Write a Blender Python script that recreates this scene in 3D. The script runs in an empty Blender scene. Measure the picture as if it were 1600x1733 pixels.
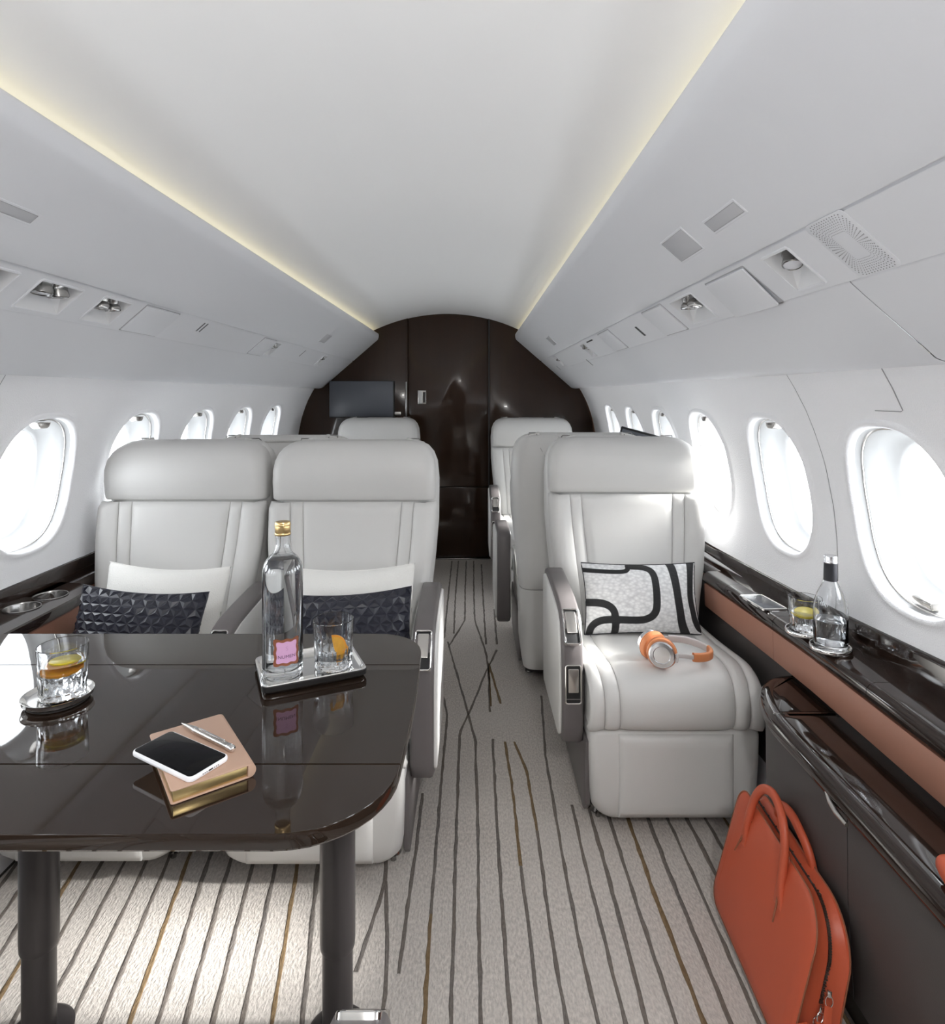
import bpy, bmesh, math, random
from mathutils import Vector, Matrix, Euler
random.seed(7)
R = math.radians
S = bpy.context.scene
COL = S.collection

# ------------------------------------------------------------------ camera, world, lights, exposure
cam_d = bpy.data.cameras.new('camera'); cam = bpy.data.objects.new('camera', cam_d); COL.objects.link(cam)
cam.location = (0, 0, 1.255); cam.rotation_euler = (R(90), 0, 0)
cam_d.sensor_fit = 'HORIZONTAL'; cam_d.sensor_width = 36.0
cam_d.lens = 36.0 * 1050 / 1600
cam_d.shift_x = -1 / 1733
cam_d.shift_y = -(866.5 - 669) / 1600
cam_d.clip_start = 0.02
S.camera = cam

world = bpy.data.worlds.new('overcast_sky'); S.world = world
world.use_nodes = True
bg = world.node_tree.nodes['Background']
bg.inputs['Color'].default_value = (0.93, 0.965, 1.0, 1)
bg.inputs['Strength'].default_value = 9.6

def area_light(name, loc, target, size, power, color=(1, 1, 1), size_y=None):
    d = bpy.data.lights.new(name, 'AREA'); d.energy = power; d.color = color
    d.shape = 'RECTANGLE'; d.size = size; d.size_y = size_y or size
    o = bpy.data.objects.new(name, d); COL.objects.link(o); o.location = loc
    o.rotation_euler = (Vector(target) - Vector(loc)).to_track_quat('-Z', 'Y').to_euler()
    return o
# low sun outside on the right, shining straight across the cabin through the windows
sun_d = bpy.data.lights.new('low_sun', 'SUN'); sun_d.energy = 21; sun_d.angle = R(11); sun_d.color = (1, 0.985, 0.95)
sun = bpy.data.objects.new('low_sun', sun_d); COL.objects.link(sun)
sun.location = (3, 1, 2.2); sun.rotation_euler = Vector((-1, 0.03, -0.58)).to_track_quat('-Z', 'Y').to_euler()
# fill lights added behind the camera: one for carpet and cushions, two for ceiling
area_light('aft_fill_down', (0.32, -0.28, 1.74), (0.30, -0.38, 0.0), 0.16, 34, (1, 0.985, 0.96))
for lx_ in (-0.60, 0.20):
    ul = area_light('aft_fill_up', (lx_, -1.15, 1.0), (-0.2 + (lx_ + .2) * .7, -0.38, 1.85), 0.35, 6, (1, 0.99, 0.975)); ul.data.spread = R(90)

S.view_settings.view_transform = 'Standard'
S.view_settings.look = 'None'
S.view_settings.gamma = 1.0
S.view_settings.use_curve_mapping = False
S.view_settings.exposure = 0.0
S.cycles.use_denoising = True
S.cycles.max_bounces = 14
S.cycles.diffuse_bounces = 6
S.cycles.glossy_bounces = 6
S.cycles.transmission_bounces = 12
S.cycles.transparent_max_bounces = 16
S.cycles.sample_clamp_indirect = 8.0
S.cycles.blur_glossy = 0.6

# ------------------------------------------------------------------ materials
def mat(name, color, rough=0.5, metal=0.0, coat=0.0, spec=0.5, noise=0.0, nscale=40, bump=0.0, bscale=200, coat_rough=0.03,
        sheen=0.0, trans=0.0, ior=1.45, emit=None, estr=0.0, aniso=0.0, nstretch=None, rough_noise=0.0):
    m = bpy.data.materials.new(name); m.use_nodes = True
    nt = m.node_tree; p = nt.nodes['Principled BSDF']
    p.inputs['Base Color'].default_value = (*color, 1)
    p.inputs['Roughness'].default_value = rough
    p.inputs['Metallic'].default_value = metal
    p.inputs['Coat Weight'].default_value = coat
    p.inputs['Coat Roughness'].default_value = coat_rough
    p.inputs['Specular IOR Level'].default_value = spec
    p.inputs['Sheen Weight'].default_value = sheen
    p.inputs['Transmission Weight'].default_value = trans
    p.inputs['IOR'].default_value = ior
    p.inputs['Anisotropic'].default_value = aniso
    if emit:
        p.inputs['Emission Color'].default_value = (*emit, 1); p.inputs['Emission Strength'].default_value = estr
    tc = None
    if noise or bump or rough_noise:
        tc = nt.nodes.new('ShaderNodeTexCoord')
        src = tc.outputs['Object']
        if nstretch:
            mp = nt.nodes.new('ShaderNodeMapping'); mp.inputs['Scale'].default_value = nstretch
            nt.links.new(src, mp.inputs['Vector']); src = mp.outputs['Vector']
    if noise or rough_noise:
        n = nt.nodes.new('ShaderNodeTexNoise'); n.inputs['Scale'].default_value = nscale; n.inputs['Detail'].default_value = 5
        nt.links.new(src, n.inputs['Vector'])
        if noise:
            mx = nt.nodes.new('ShaderNodeMix'); mx.data_type = 'RGBA'
            mx.inputs['A'].default_value = (*[c * (1 - noise) for c in color], 1)
            mx.inputs['B'].default_value = (*[min(1, c * (1 + noise)) for c in color], 1)
            nt.links.new(n.outputs['Fac'], mx.inputs['Factor'])
            nt.links.new(mx.outputs['Result'], p.inputs['Base Color'])
    if bump:
        b = nt.nodes.new('ShaderNodeTexNoise'); b.inputs['Scale'].default_value = bscale; b.inputs['Detail'].default_value = 3
        nt.links.new(tc.outputs['Object'], b.inputs['Vector'])
        bp = nt.nodes.new('ShaderNodeBump'); bp.inputs['Strength'].default_value = bump; bp.inputs['Distance'].default_value = 0.002
        nt.links.new(b.outputs['Fac'], bp.inputs['Height']); nt.links.new(bp.outputs['Normal'], p.inputs['Normal'])
    return m

M = {}
M['leather'] = mat('white_leather', (0.63, 0.622, 0.608), 0.38, bump=0.10, bscale=420, noise=0.02, nscale=6)
M['leather_seam'] = mat('seam_thread', (0.33, 0.32, 0.31), 0.7)
M['leather_grey'] = mat('grey_leather', (0.135, 0.122, 0.122), 0.38, bump=0.12, bscale=500, noise=0.06, nscale=8)
M['leather_dark'] = mat('dark_leather', (0.07, 0.062, 0.060), 0.45, bump=0.1, bscale=400, noise=0.06, nscale=8)
M['plinth'] = mat('dark_plinth', (0.035, 0.032, 0.031), 0.5)
M['wood'] = mat('glossy_dark_veneer', (0.020, 0.0115, 0.0085), 0.07, coat=0.35, noise=0.10, nscale=5, nstretch=(14, 0.7, 14))
M['wood_v'] = mat('glossy_bulkhead_veneer', (0.034, 0.0175, 0.0105), 0.10, spec=0.4, coat=0.2, noise=0.12, nscale=4, nstretch=(9, 9, 0.5))
M['table'] = mat('glossy_table_veneer', (0.021, 0.013, 0.0088), 0.03, spec=0.45, coat=0.25, noise=0.10, nscale=5, nstretch=(0.5, 14, 14), coat_rough=0.015)
M['copper_leather'] = mat('copper_leather', (0.33, 0.155, 0.105), 0.42, bump=0.08, bscale=500, noise=0.06, nscale=9)
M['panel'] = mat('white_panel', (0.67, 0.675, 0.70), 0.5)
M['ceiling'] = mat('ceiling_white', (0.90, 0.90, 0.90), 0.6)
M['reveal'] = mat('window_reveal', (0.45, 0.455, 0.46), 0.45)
M['pocket'] = mat('pocket_white', (0.68, 0.68, 0.69), 0.5)
M['joint'] = mat('panel_joint', (0.36, 0.36, 0.37), 0.7)
M['sign'] = mat('sign_lens', (0.50, 0.50, 0.52), 0.35)
M['black'] = mat('black_slot', (0.012, 0.012, 0.013), 0.5)
M['chrome'] = mat('chrome', (0.80, 0.79, 0.78), 0.09, metal=1.0)
M['satin'] = mat('satin_nickel', (0.60, 0.575, 0.545), 0.26, metal=1.0, rough_noise=0.1)
M['steel'] = mat('brushed_steel', (0.36, 0.355, 0.35), 0.24, metal=1.0)
M['lampglass'] = mat('lamp_lens', (0.62, 0.62, 0.65), 0.3)
M['leg'] = mat('dark_leg_metal', (0.045, 0.040, 0.041), 0.33, metal=0.3)
M['silver'] = mat('silver_tray', (0.86, 0.85, 0.83), 0.10, metal=1.0)
M['trayside'] = mat('tray_rim_dark', (0.018, 0.017, 0.017), 0.12)
M['gold'] = mat('gold_cap', (0.72, 0.52, 0.25), 0.28, metal=1.0)
M['goldedge'] = mat('gilt_page_edges', (0.62, 0.47, 0.22), 0.3, metal=0.9)
M['tan'] = mat('tan_cover', (0.50, 0.33, 0.245), 0.5, bump=0.2, bscale=900)
M['pink'] = mat('pink_label', (0.66, 0.38, 0.60), 0.5)
M['rust'] = mat('rust_border', (0.26, 0.09, 0.045), 0.5)
M['ink'] = mat('dark_ink', (0.05, 0.02, 0.06), 0.5)
M['phone'] = mat('phone_glass', (0.006, 0.006, 0.007), 0.06, spec=0.12)
M['phonebody'] = mat('phone_body_white', (0.85, 0.85, 0.88), 0.22)
M['screen'] = mat('grey_screen', (0.10, 0.107, 0.125), 0.28)
M['orange_bag'] = mat('orange_leather', (0.52, 0.095, 0.042), 0.42, bump=0.06, bscale=500, noise=0.05, nscale=5)
M['orange_hp'] = mat('tan_orange_leather', (0.66, 0.245, 0.10), 0.5)
M['greige'] = mat('grey_fabric', (0.55, 0.51, 0.50), 0.6)
M['navy'] = mat('navy_leather', (0.020, 0.021, 0.032), 0.36)
M['white_cloth'] = mat('white_boucle', (0.80, 0.79, 0.76), 0.9, bump=0.9, bscale=260, sheen=0.3)
M['zip'] = mat('zip_metal', (0.16, 0.13, 0.11), 0.35, metal=0.9)
M['silver_al'] = mat('spun_aluminium', (0.78, 0.78, 0.80), 0.22, metal=1.0)
M['blackband'] = mat('black_wrap', (0.02, 0.02, 0.025), 0.4)
M['orange'] = mat('orange_flesh', (0.90, 0.42, 0.03), 0.4, noise=0.2, nscale=120)
M['orange_rind'] = mat('orange_rind', (0.93, 0.36, 0.01), 0.4)
M['lemon'] = mat('lemon_flesh', (0.88, 0.72, 0.12), 0.4, noise=0.15, nscale=120)
M['lemon_rind'] = mat('lemon_rind', (0.90, 0.68, 0.02), 0.4)
M['glow'] = mat('warm_light_strip', (0.8, 0.75, 0.6), 0.5, emit=(1.0, 0.86, 0.45), estr=1.0)
M['glow2'] = mat('warm_light_strip_low', (0.8, 0.75, 0.6), 0.5, emit=(1.0, 0.90, 0.66), estr=1.8)

def thin_glass(name, tint=(0.97, 0.98, 0.98)):
    m = bpy.data.materials.new(name); m.use_nodes = True
    nt = m.node_tree; nt.nodes.clear()
    out = nt.nodes.new('ShaderNodeOutputMaterial'); mx = nt.nodes.new('ShaderNodeMixShader')
    tr = nt.nodes.new('ShaderNodeBsdfTransparent'); tr.inputs['Color'].default_value = (*tint, 1)
    gl = nt.nodes.new('ShaderNodeBsdfGlossy'); gl.inputs['Roughness'].default_value = 0.02
    lw = nt.nodes.new('ShaderNodeLayerWeight'); lw.inputs['Blend'].default_value = 0.5
    pw = nt.nodes.new('ShaderNodeMath'); pw.operation = 'POWER'; pw.inputs[1].default_value = 4.0
    fr = nt.nodes.new('ShaderNodeMapRange'); fr.inputs['To Min'].default_value = 0.04; fr.inputs['To Max'].default_value = 0.75
    nt.links.new(lw.outputs['Facing'], pw.inputs[0]); nt.links.new(pw.outputs[0], fr.inputs['Value'])
    nt.links.new(fr.outputs['Result'], mx.inputs['Fac']); nt.links.new(tr.outputs['BSDF'], mx.inputs[1])
    nt.links.new(gl.outputs['BSDF'], mx.inputs[2]); nt.links.new(mx.outputs['Shader'], out.inputs['Surface'])
    return m
M['pane'] = thin_glass('window_pane')
def glass(name, color, ior, rough=0.0):
    m = bpy.data.materials.new(name); m.use_nodes = True
    nt = m.node_tree; nt.nodes.clear()
    out = nt.nodes.new('ShaderNodeOutputMaterial'); g = nt.nodes.new('ShaderNodeBsdfGlass')
    g.inputs['Color'].default_value = (*color, 1); g.inputs['IOR'].default_value = ior; g.inputs['Roughness'].default_value = rough
    nt.links.new(g.outputs['BSDF'], out.inputs['Surface'])
    return m
M['glass'] = glass('clear_glass', (0.98, 0.985, 0.99), 1.48)
M['water'] = glass('water', (0.985, 0.99, 0.995), 1.33)

def fabric_wall():
    m = mat('wall_fabric', (0.90, 0.90, 0.92), 0.8)
    nt = m.node_tree; p = nt.nodes['Principled BSDF']
    tc = nt.nodes.new('ShaderNodeTexCoord')
    mp = nt.nodes.new('ShaderNodeMapping'); mp.inputs['Scale'].default_value = (1, 1, 1); mp.inputs['Rotation'].default_value = (R(35), 0, 0)
    w = nt.nodes.new('ShaderNodeTexVoronoi'); w.inputs['Scale'].default_value = 330
    nt.links.new(tc.outputs['Object'], mp.inputs['Vector']); nt.links.new(mp.outputs['Vector'], w.inputs['Vector'])
    b = nt.nodes.new('ShaderNodeBump'); b.inputs['Strength'].default_value = 0.35; b.inputs['Distance'].default_value = 0.002
    nt.links.new(w.outputs['Distance'], b.inputs['Height']); nt.links.new(b.outputs['Normal'], p.inputs['Normal'])
    return m
M['wall'] = fabric_wall()

def carpet_mat(name, c1, c2, edge=None):
    m = mat(name, c1, 0.95)
    nt = m.node_tree; p = nt.nodes['Principled BSDF']
    p.inputs['Specular IOR Level'].default_value = 0.15
    tc = nt.nodes.new('ShaderNodeTexCoord')
    n1 = nt.nodes.new('ShaderNodeTexNoise'); n1.inputs['Scale'].default_value = 190; n1.inputs['Detail'].default_value = 4
    n2 = nt.nodes.new('ShaderNodeTexNoise'); n2.inputs['Scale'].default_value = 3.2; n2.inputs['Detail'].default_value = 2
    mpg = nt.nodes.new('ShaderNodeMapping'); mpg.inputs['Scale'].default_value = (1.0, 0.45, 1)
    nt.links.new(tc.outputs['Object'], mpg.inputs['Vector'])
    nt.links.new(mpg.outputs['Vector'], n1.inputs['Vector']); nt.links.new(tc.outputs['Object'], n2.inputs['Vector'])
    rp = nt.nodes.new('ShaderNodeValToRGB'); rp.color_ramp.elements[0].position = 0.36; rp.color_ramp.elements[1].position = 0.66
    nt.links.new(n1.outputs['Fac'], rp.inputs['Fac'])
    mx = nt.nodes.new('ShaderNodeMix'); mx.data_type = 'RGBA'
    mx.inputs['A'].default_value = (*[c * 0.84 for c in c1], 1); mx.inputs['B'].default_value = (*[c * 1.22 for c in c1], 1)
    nt.links.new(rp.outputs['Color'], mx.inputs['Factor'])
    mx2 = nt.nodes.new('ShaderNodeMix'); mx2.data_type = 'RGBA'; mx2.blend_type = 'MIX'
    mx2.inputs['B'].default_value = (*c2, 1)
    rp2 = nt.nodes.new('ShaderNodeMapRange'); rp2.inputs['From Min'].default_value = 0.35; rp2.inputs['From Max'].default_value = 0.7; rp2.inputs['To Max'].default_value = 0.5
    nt.links.new(n2.outputs['Fac'], rp2.inputs['Value']); nt.links.new(rp2.outputs['Result'], mx2.inputs['Factor'])
    nt.links.new(mx.outputs['Result'], mx2.inputs['A'])
    nt.links.new(mx2.outputs['Result'], p.inputs['Base Color'])
    b = nt.nodes.new('ShaderNodeBump'); b.inputs['Strength'].default_value = 0.8; b.inputs['Distance'].default_value = 0.004
    nt.links.new(n1.outputs['Fac'], b.inputs['Height']); nt.links.new(b.outputs['Normal'], p.inputs['Normal'])
    return m
M['carpet'] = carpet_mat('carpet_pile', (0.50, 0.46, 0.425), (0.53, 0.50, 0.47))
M['stripe'] = carpet_mat('carpet_stripe_grey', (0.15, 0.135, 0.125), (0.18, 0.145, 0.115))
M['stripe_b'] = carpet_mat('carpet_stripe_brown', (0.19, 0.13, 0.07), (0.16, 0.12, 0.085))

def band_mat():
    m = mat('printed_cushion_cloth', (0.7, 0.7, 0.7), 0.75)
    nt = m.node_tree; p = nt.nodes['Principled BSDF']
    at = nt.nodes.new('ShaderNodeAttribute'); at.attribute_name = 'band'
    gt = nt.nodes.new('ShaderNodeMapRange'); gt.inputs['From Min'].default_value = -0.001; gt.inputs['From Max'].default_value = 0.001
    nt.links.new(at.outputs['Fac'], gt.inputs['Value'])
    mx = nt.nodes.new('ShaderNodeMix'); mx.data_type = 'RGBA'
    mx.inputs['A'].default_value = (0.014, 0.014, 0.015, 1); mx.inputs['B'].default_value = (0.70, 0.70, 0.70, 1)
    tc = nt.nodes.new('ShaderNodeTexCoord')
    br = nt.nodes.new('ShaderNodeTexVoronoi'); br.inputs['Scale'].default_value = 105
    mp = nt.nodes.new('ShaderNodeMapping'); mp.inputs['Scale'].default_value = (0.75, 0.2, 1.2)
    nt.links.new(tc.outputs['Object'], mp.inputs['Vector']); nt.links.new(mp.outputs['Vector'], br.inputs['Vector'])
    mx0 = nt.nodes.new('ShaderNodeMix'); mx0.data_type = 'RGBA'
    mx0.inputs['A'].default_value = (0.80, 0.80, 0.80, 1); mx0.inputs['B'].default_value = (0.50, 0.50, 0.51, 1)
    nt.links.new(br.outputs['Distance'], mx0.inputs['Factor'])
    nt.links.new(mx0.outputs['Result'], mx.inputs['B'])
    nt.links.new(gt.outputs['Result'], mx.inputs['Factor']); nt.links.new(mx.outputs['Result'], p.inputs['Base Color'])
    b = nt.nodes.new('ShaderNodeBump'); b.inputs['Strength'].default_value = 0.5; b.inputs['Distance'].default_value = 0.002; b.invert = True
    nt.links.new(br.outputs['Distance'], b.inputs['Height']); nt.links.new(b.outputs['Normal'], p.inputs['Normal'])
    return m
M['printed'] = band_mat()

# ------------------------------------------------------------------ object helpers
def empty(name, loc, rz=0, label=None, cat=None, group=None, kind=None):
    o = bpy.data.objects.new(name, None); COL.objects.link(o)
    o.location = loc; o.rotation_euler = (0, 0, rz); o.empty_display_size = 0.05
    tag(o, label, cat, group, kind); return o
def tag(o, label=None, cat=None, group=None, kind=None):
    if label: o['label'] = label
    if cat: o['category'] = cat
    if group: o['group'] = group
    if kind: o['kind'] = kind
    return o
def obj(name, vf, m, parent=None, smooth=True, loc=None, rot=None, ang=38):
    v, f = vf
    me = bpy.data.meshes.new(name); me.from_pydata([tuple(p) for p in v], [], f); me.validate(); me.update()
    bm = bmesh.new(); bm.from_mesh(me); bmesh.ops.recalc_face_normals(bm, faces=bm.faces); bm.to_mesh(me); bm.free()
    ms = m if isinstance(m, (list, tuple)) else [m]
    for x in ms: me.materials.append(x)
    if smooth:
        me.shade_smooth(); me.set_sharp_from_angle(angle=R(ang))
    o = bpy.data.objects.new(name, me); COL.objects.link(o)
    if parent: o.parent = parent
    if loc: o.location = loc
    if rot: o.rotation_euler = rot
    return o
def join(*vfs):
    V, F = [], []
    for v, f in vfs:
        k = len(V); V += [tuple(p) for p in v]; F += [[i + k for i in q] for q in f]
    return V, F
def xf(vf, mtx):
    return [mtx @ Vector(p) for p in vf[0]], vf[1]
def mv(vf, x=0, y=0, z=0):
    return [(p[0] + x, p[1] + y, p[2] + z) for p in vf[0]], vf[1]
def box(cx, cy, cz, sx, sy, sz, bev=0.0, seg=2):
    bm = bmesh.new(); bmesh.ops.create_cube(bm, size=1.0)
    for v in bm.verts: v.co = Vector((v.co.x * sx + cx, v.co.y * sy + cy, v.co.z * sz + cz))
    if bev: bmesh.ops.bevel(bm, geom=list(bm.edges), offset=bev, segments=seg, profile=0.5, affect='EDGES')
    bm.verts.index_update()
    V = [tuple(v.co) for v in bm.verts]; F = [[v.index for v in f.verts] for f in bm.faces]; bm.free()
    return V, F
def loft(rings, closed=True, cap0=True, cap1=True, wrap=False):
    n = len(rings[0]); V = [tuple(p) for r in rings for p in r]; F = []
    rr = len(rings) if wrap else len(rings) - 1
    for i in range(rr):
        a, b = i * n, ((i + 1) % len(rings)) * n
        for j in range(n if closed else n - 1):
            k = (j + 1) % n
            F.append([a + j, a + k, b + k, b + j])
    if closed and not wrap:
        if cap0: F.append(list(range(n))[::-1])
        if cap1: F.append(list(range((len(rings) - 1) * n, len(rings) * n)))
    return V, F
def rrect(hx, hy, r, n=5):
    r = min(r, hx * 0.999, hy * 0.999); P = []
    for cx, cy, a0 in ((hx - r, hy - r, 0), (-hx + r, hy - r, 90), (-hx + r, -hy + r, 180), (hx - r, -hy + r, 270)):
        for i in range(n + 1):
            a = R(a0 + 90 * i / n); P.append((cx + r * math.cos(a), cy + r * math.sin(a)))
    return P
def slab(hx, hy, r, z0, z1, bev=0.002, n=5):
    """rounded rectangle plate with softened edges"""
    rings = []
    for z, d in ((z0, bev), (z0 + bev * .3, bev * .3), (z0 + bev, 0), (z1 - bev, 0), (z1 - bev * .3, bev * .3), (z1, bev)):
        rings.append([(x, y, z) for x, y in rrect(hx - d, hy - d, max(r - d, 0.0005), n)])
    return loft(rings)
def frame_ring(hx, hy, r, w, z0, z1, n=5):
    """rectangular ring with a hole"""
    o = rrect(hx, hy, r, n); i = rrect(hx - w, hy - w, max(r - w, 0.001), n)
    bv = min(w, z1 - z0) * 0.3
    o2 = rrect(hx - bv, hy - bv, max(r - bv, 0.001), n); i2 = rrect(hx - w + bv, hy - w + bv, max(r - w + bv, 0.001), n)
    L = [[(x, y, z0) for x, y in o], [(x, y, z1 - bv) for x, y in o], [(x, y, z1) for x, y in o2], [(x, y, z1) for x, y in i2],
         [(x, y, z1 - bv) for x, y in i], [(x, y, z0) for x, y in i]]
    return loft(L, wrap=True)
def lathe(prof, n=32, cap=True):
    rings = [[(r * math.cos(2 * math.pi * k / n), r * math.sin(2 * math.pi * k / n), z) for k in range(n)] for r, z in prof]
    return loft(rings, cap0=cap and prof[0][0] > 1e-5, cap1=cap and prof[-1][0] > 1e-5)
def tube(path, rad, n=8, flat=1.0, up=Vector((0, 0, 1)), cap=True):
    P = [Vector(p) for p in path]; rings = []
    for i, p in enumerate(P):
        t = (P[min(i + 1, len(P) - 1)] - P[max(i - 1, 0)]).normalized()
        s = t.cross(up)
        if s.length < 1e-4: s = t.cross(Vector((1, 0, 0)))
        s.normalize(); u = s.cross(t)
        r = rad[i] if isinstance(rad, (list, tuple)) else rad
        rings.append([tuple(p + s * math.cos(2 * math.pi * k / n) * r + u * math.sin(2 * math.pi * k / n) * r * flat) for k in range(n)])
    return loft(rings, cap0=cap, cap1=cap)
def crom(pts, t):
    n = len(pts) - 1; x = max(0, min(0.99999, t)) * n; i = int(x); f = x - i
    p = [Vector(pts[max(0, min(n, j))]) for j in (i - 1, i, i + 1, i + 2)]
    return 0.5 * ((2 * p[1]) + (-p[0] + p[2]) * f + (2 * p[0] - 5 * p[1] + 4 * p[2] - p[3]) * f * f + (-p[0] + 3 * p[1] - 3 * p[2] + p[3]) * f ** 3)
def smooth(pts, n):
    return [tuple(crom(pts, i / (n - 1))) for i in range(n)]
def lerp(tab, x):
    if x <= tab[0][0]: return tab[0][1]
    for (a, b), (c, d) in zip(tab, tab[1:]):
        if x <= c: return b + (d - b) * (x - a) / (c - a)
    return tab[-1][1]
def prism(poly, axis, a0, a1, bev=0.0):
    """extrude a 2-D polygon along an axis; axis 'x': poly=(y,z), 'y': poly=(x,z), 'z': poly=(x,y)"""
    def P(u, v, w): return {'x': (w, u, v), 'y': (u, w, v), 'z': (u, v, w)}[axis]
    if not bev: return loft([[P(u, v, a0) for u, v in poly], [P(u, v, a1) for u, v in poly]])
    ins = inset(poly, bev); i3 = inset(poly, bev * .3)
    s = 1 if a1 > a0 else -1
    L = [[P(u, v, a0) for u, v in ins], [P(u, v, a0 + s * bev * .3) for u, v in i3], [P(u, v, a0 + s * bev) for u, v in poly],
         [P(u, v, a1 - s * bev) for u, v in poly], [P(u, v, a1 - s * bev * .3) for u, v in i3], [P(u, v, a1) for u, v in ins]]
    return loft(L)
def inset(poly, d):
    n = len(poly); A = sum(poly[i][0] * poly[(i + 1) % n][1] - poly[(i + 1) % n][0] * poly[i][1] for i in range(n))
    sg = 1 if A > 0 else -1; out = []
    for i in range(n):
        p0, p1, p2 = poly[i - 1], poly[i], poly[(i + 1) % n]
        e1 = Vector((p1[0] - p0[0], p1[1] - p0[1])); e2 = Vector((p2[0] - p1[0], p2[1] - p1[1]))
        if e1.length < 1e-9 or e2.length < 1e-9: out.append(p1); continue
        e1.normalize(); e2.normalize()
        n1 = Vector((-e1.y, e1.x)) * sg; n2 = Vector((-e2.y, e2.x)) * sg
        b = n1 + n2
        if b.length < 1e-6: b = n1
        b.normalize(); k = d / max(0.35, b.dot(n1))
        out.append((p1[0] + b.x * k, p1[1] + b.y * k))
    return out
def patch(Sf, ul, ur, nu, nv, puff=0.008, er=0.03, depth=0.02, v0=0.0, v1=1.0):
    """an upholstered panel: a surface between the seams ul(v), ur(v), swelling away from its edges, edges tucked in"""
    def side(f): return f if callable(f) else (lambda v: f)
    ul, ur = side(ul), side(ur)
    G = []
    us = [-1] + [0.5 - 0.5 * math.cos(math.pi * i / nu) * (1 if True else 1) for i in range(nu + 1)] + [2]
    vs = [-1] + [i / nv for i in range(nv + 1)] + [2]
    # concentrate v lines near the ends
    for vv in vs:
        row = []; vc = min(1, max(0, vv)); v = v0 + (v1 - v0) * vc
        a, b = ul(v), ur(v)
        for uu in us:
            uc = min(1, max(0, uu)); u = a + (b - a) * uc
            P = Sf(u, v); e = 1e-3
            du = Sf(u + e, v) - Sf(u - e, v); dv = Sf(u, min(1, v + e)) - Sf(u, max(0, v - e))
            N = du.cross(dv).normalized()
            L = (Sf(u, min(1, v + 0.02)) - Sf(u, max(0, v - 0.02))).length / (min(1, v + .02) - max(0, v - .02))
            d = min(uc, 1 - uc) * abs(b - a); dvv = min(vc, 1 - vc) * L * (v1 - v0)
            def ease(x): x = min(1, x / er); return math.sqrt(max(0, 1 - (1 - x) ** 2))
            h = puff * ease(d) * ease(dvv)
            if uu < 0 or uu > 1 or vv < 0 or vv > 1: h = -depth
            row.append(tuple(P + N * h))
        G.append(row)
    return loft(G, closed=False)
def children(o): return [c for c in bpy.data.objects if c.parent == o]
def copy_tree(o, parent=None):
    c = o.copy(); COL.objects.link(c); c.parent = parent
    for ch in list(o.children): copy_tree(ch, c)
    return c

# ------------------------------------------------------------------ the setting
XC = -0.20           # cabin centre line (the camera stands 20 cm to its right)
YF, YB = 4.757, -1.62
WP = [(0.55, 1.10), (0.64, 1.138), (0.70, 1.148), (0.80, 1.15), (0.88, 1.147), (0.96, 1.139), (1.07, 1.118), (1.13, 1.099), (1.196, 1.076), (1.26, 1.045), (1.33, 1.003), (1.36, 0.985)]
def whalf(z): return lerp(WP, z)

# floor
obj_floor = tag(obj('floor', ([(-1.5, YB - .1, 0), (1.2, YB - .1, 0), (1.2, YF + .1, 0), (-1.5, YF + .1, 0)], [[0, 1, 2, 3]]), M['carpet'], smooth=False),
                'warm grey cabin carpet with dark wandering stripes', None, kind='structure')
def ribbon(pts, w0, m):
    out = []
    for (xa, ya), (xb, yb_) in zip(pts, pts[1:]):
        n = max(1, int(math.hypot(xb - xa, yb_ - ya) / .035))
        out += [(xa + (xb - xa) * i / n, ya + (yb_ - ya) * i / n, 0) for i in range(n)]
    out.append((pts[-1][0], pts[-1][1], 0))
    pts = out[:1] + [tuple((Vector(out[i - 1]) + Vector(out[i]) * 2 + Vector(out[i + 1])) / 4) for i in range(1, len(out) - 1)] + out[-1:]
    V = []; F = []
    for i, p in enumerate(pts):
        a = Vector(pts[max(0, i - 1)]); b = Vector(pts[min(len(pts) - 1, i + 1)])
        t = (b - a).normalized(); s = Vector((t.y, -t.x, 0))
        w = w0 * (0.75 + 0.5 * random.random()) / 2; j = random.uniform(-.0012, .0012)
        for k, z in ((-1.15, .0003), (-0.8, .0016), (0.8, .0016), (1.15, .0003)):
            q = Vector(p) + s * (k * w + j); V.append((q.x, q.y, z))
        if i:
            o = 4 * i
            for k in range(3): F.append([o - 4 + k, o - 3 + k, o + 1 + k, o + k])
    return obj('carpet_stripe', (V, F), m, obj_floor)
G_, B_ = M['stripe'], M['stripe_b']
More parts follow.
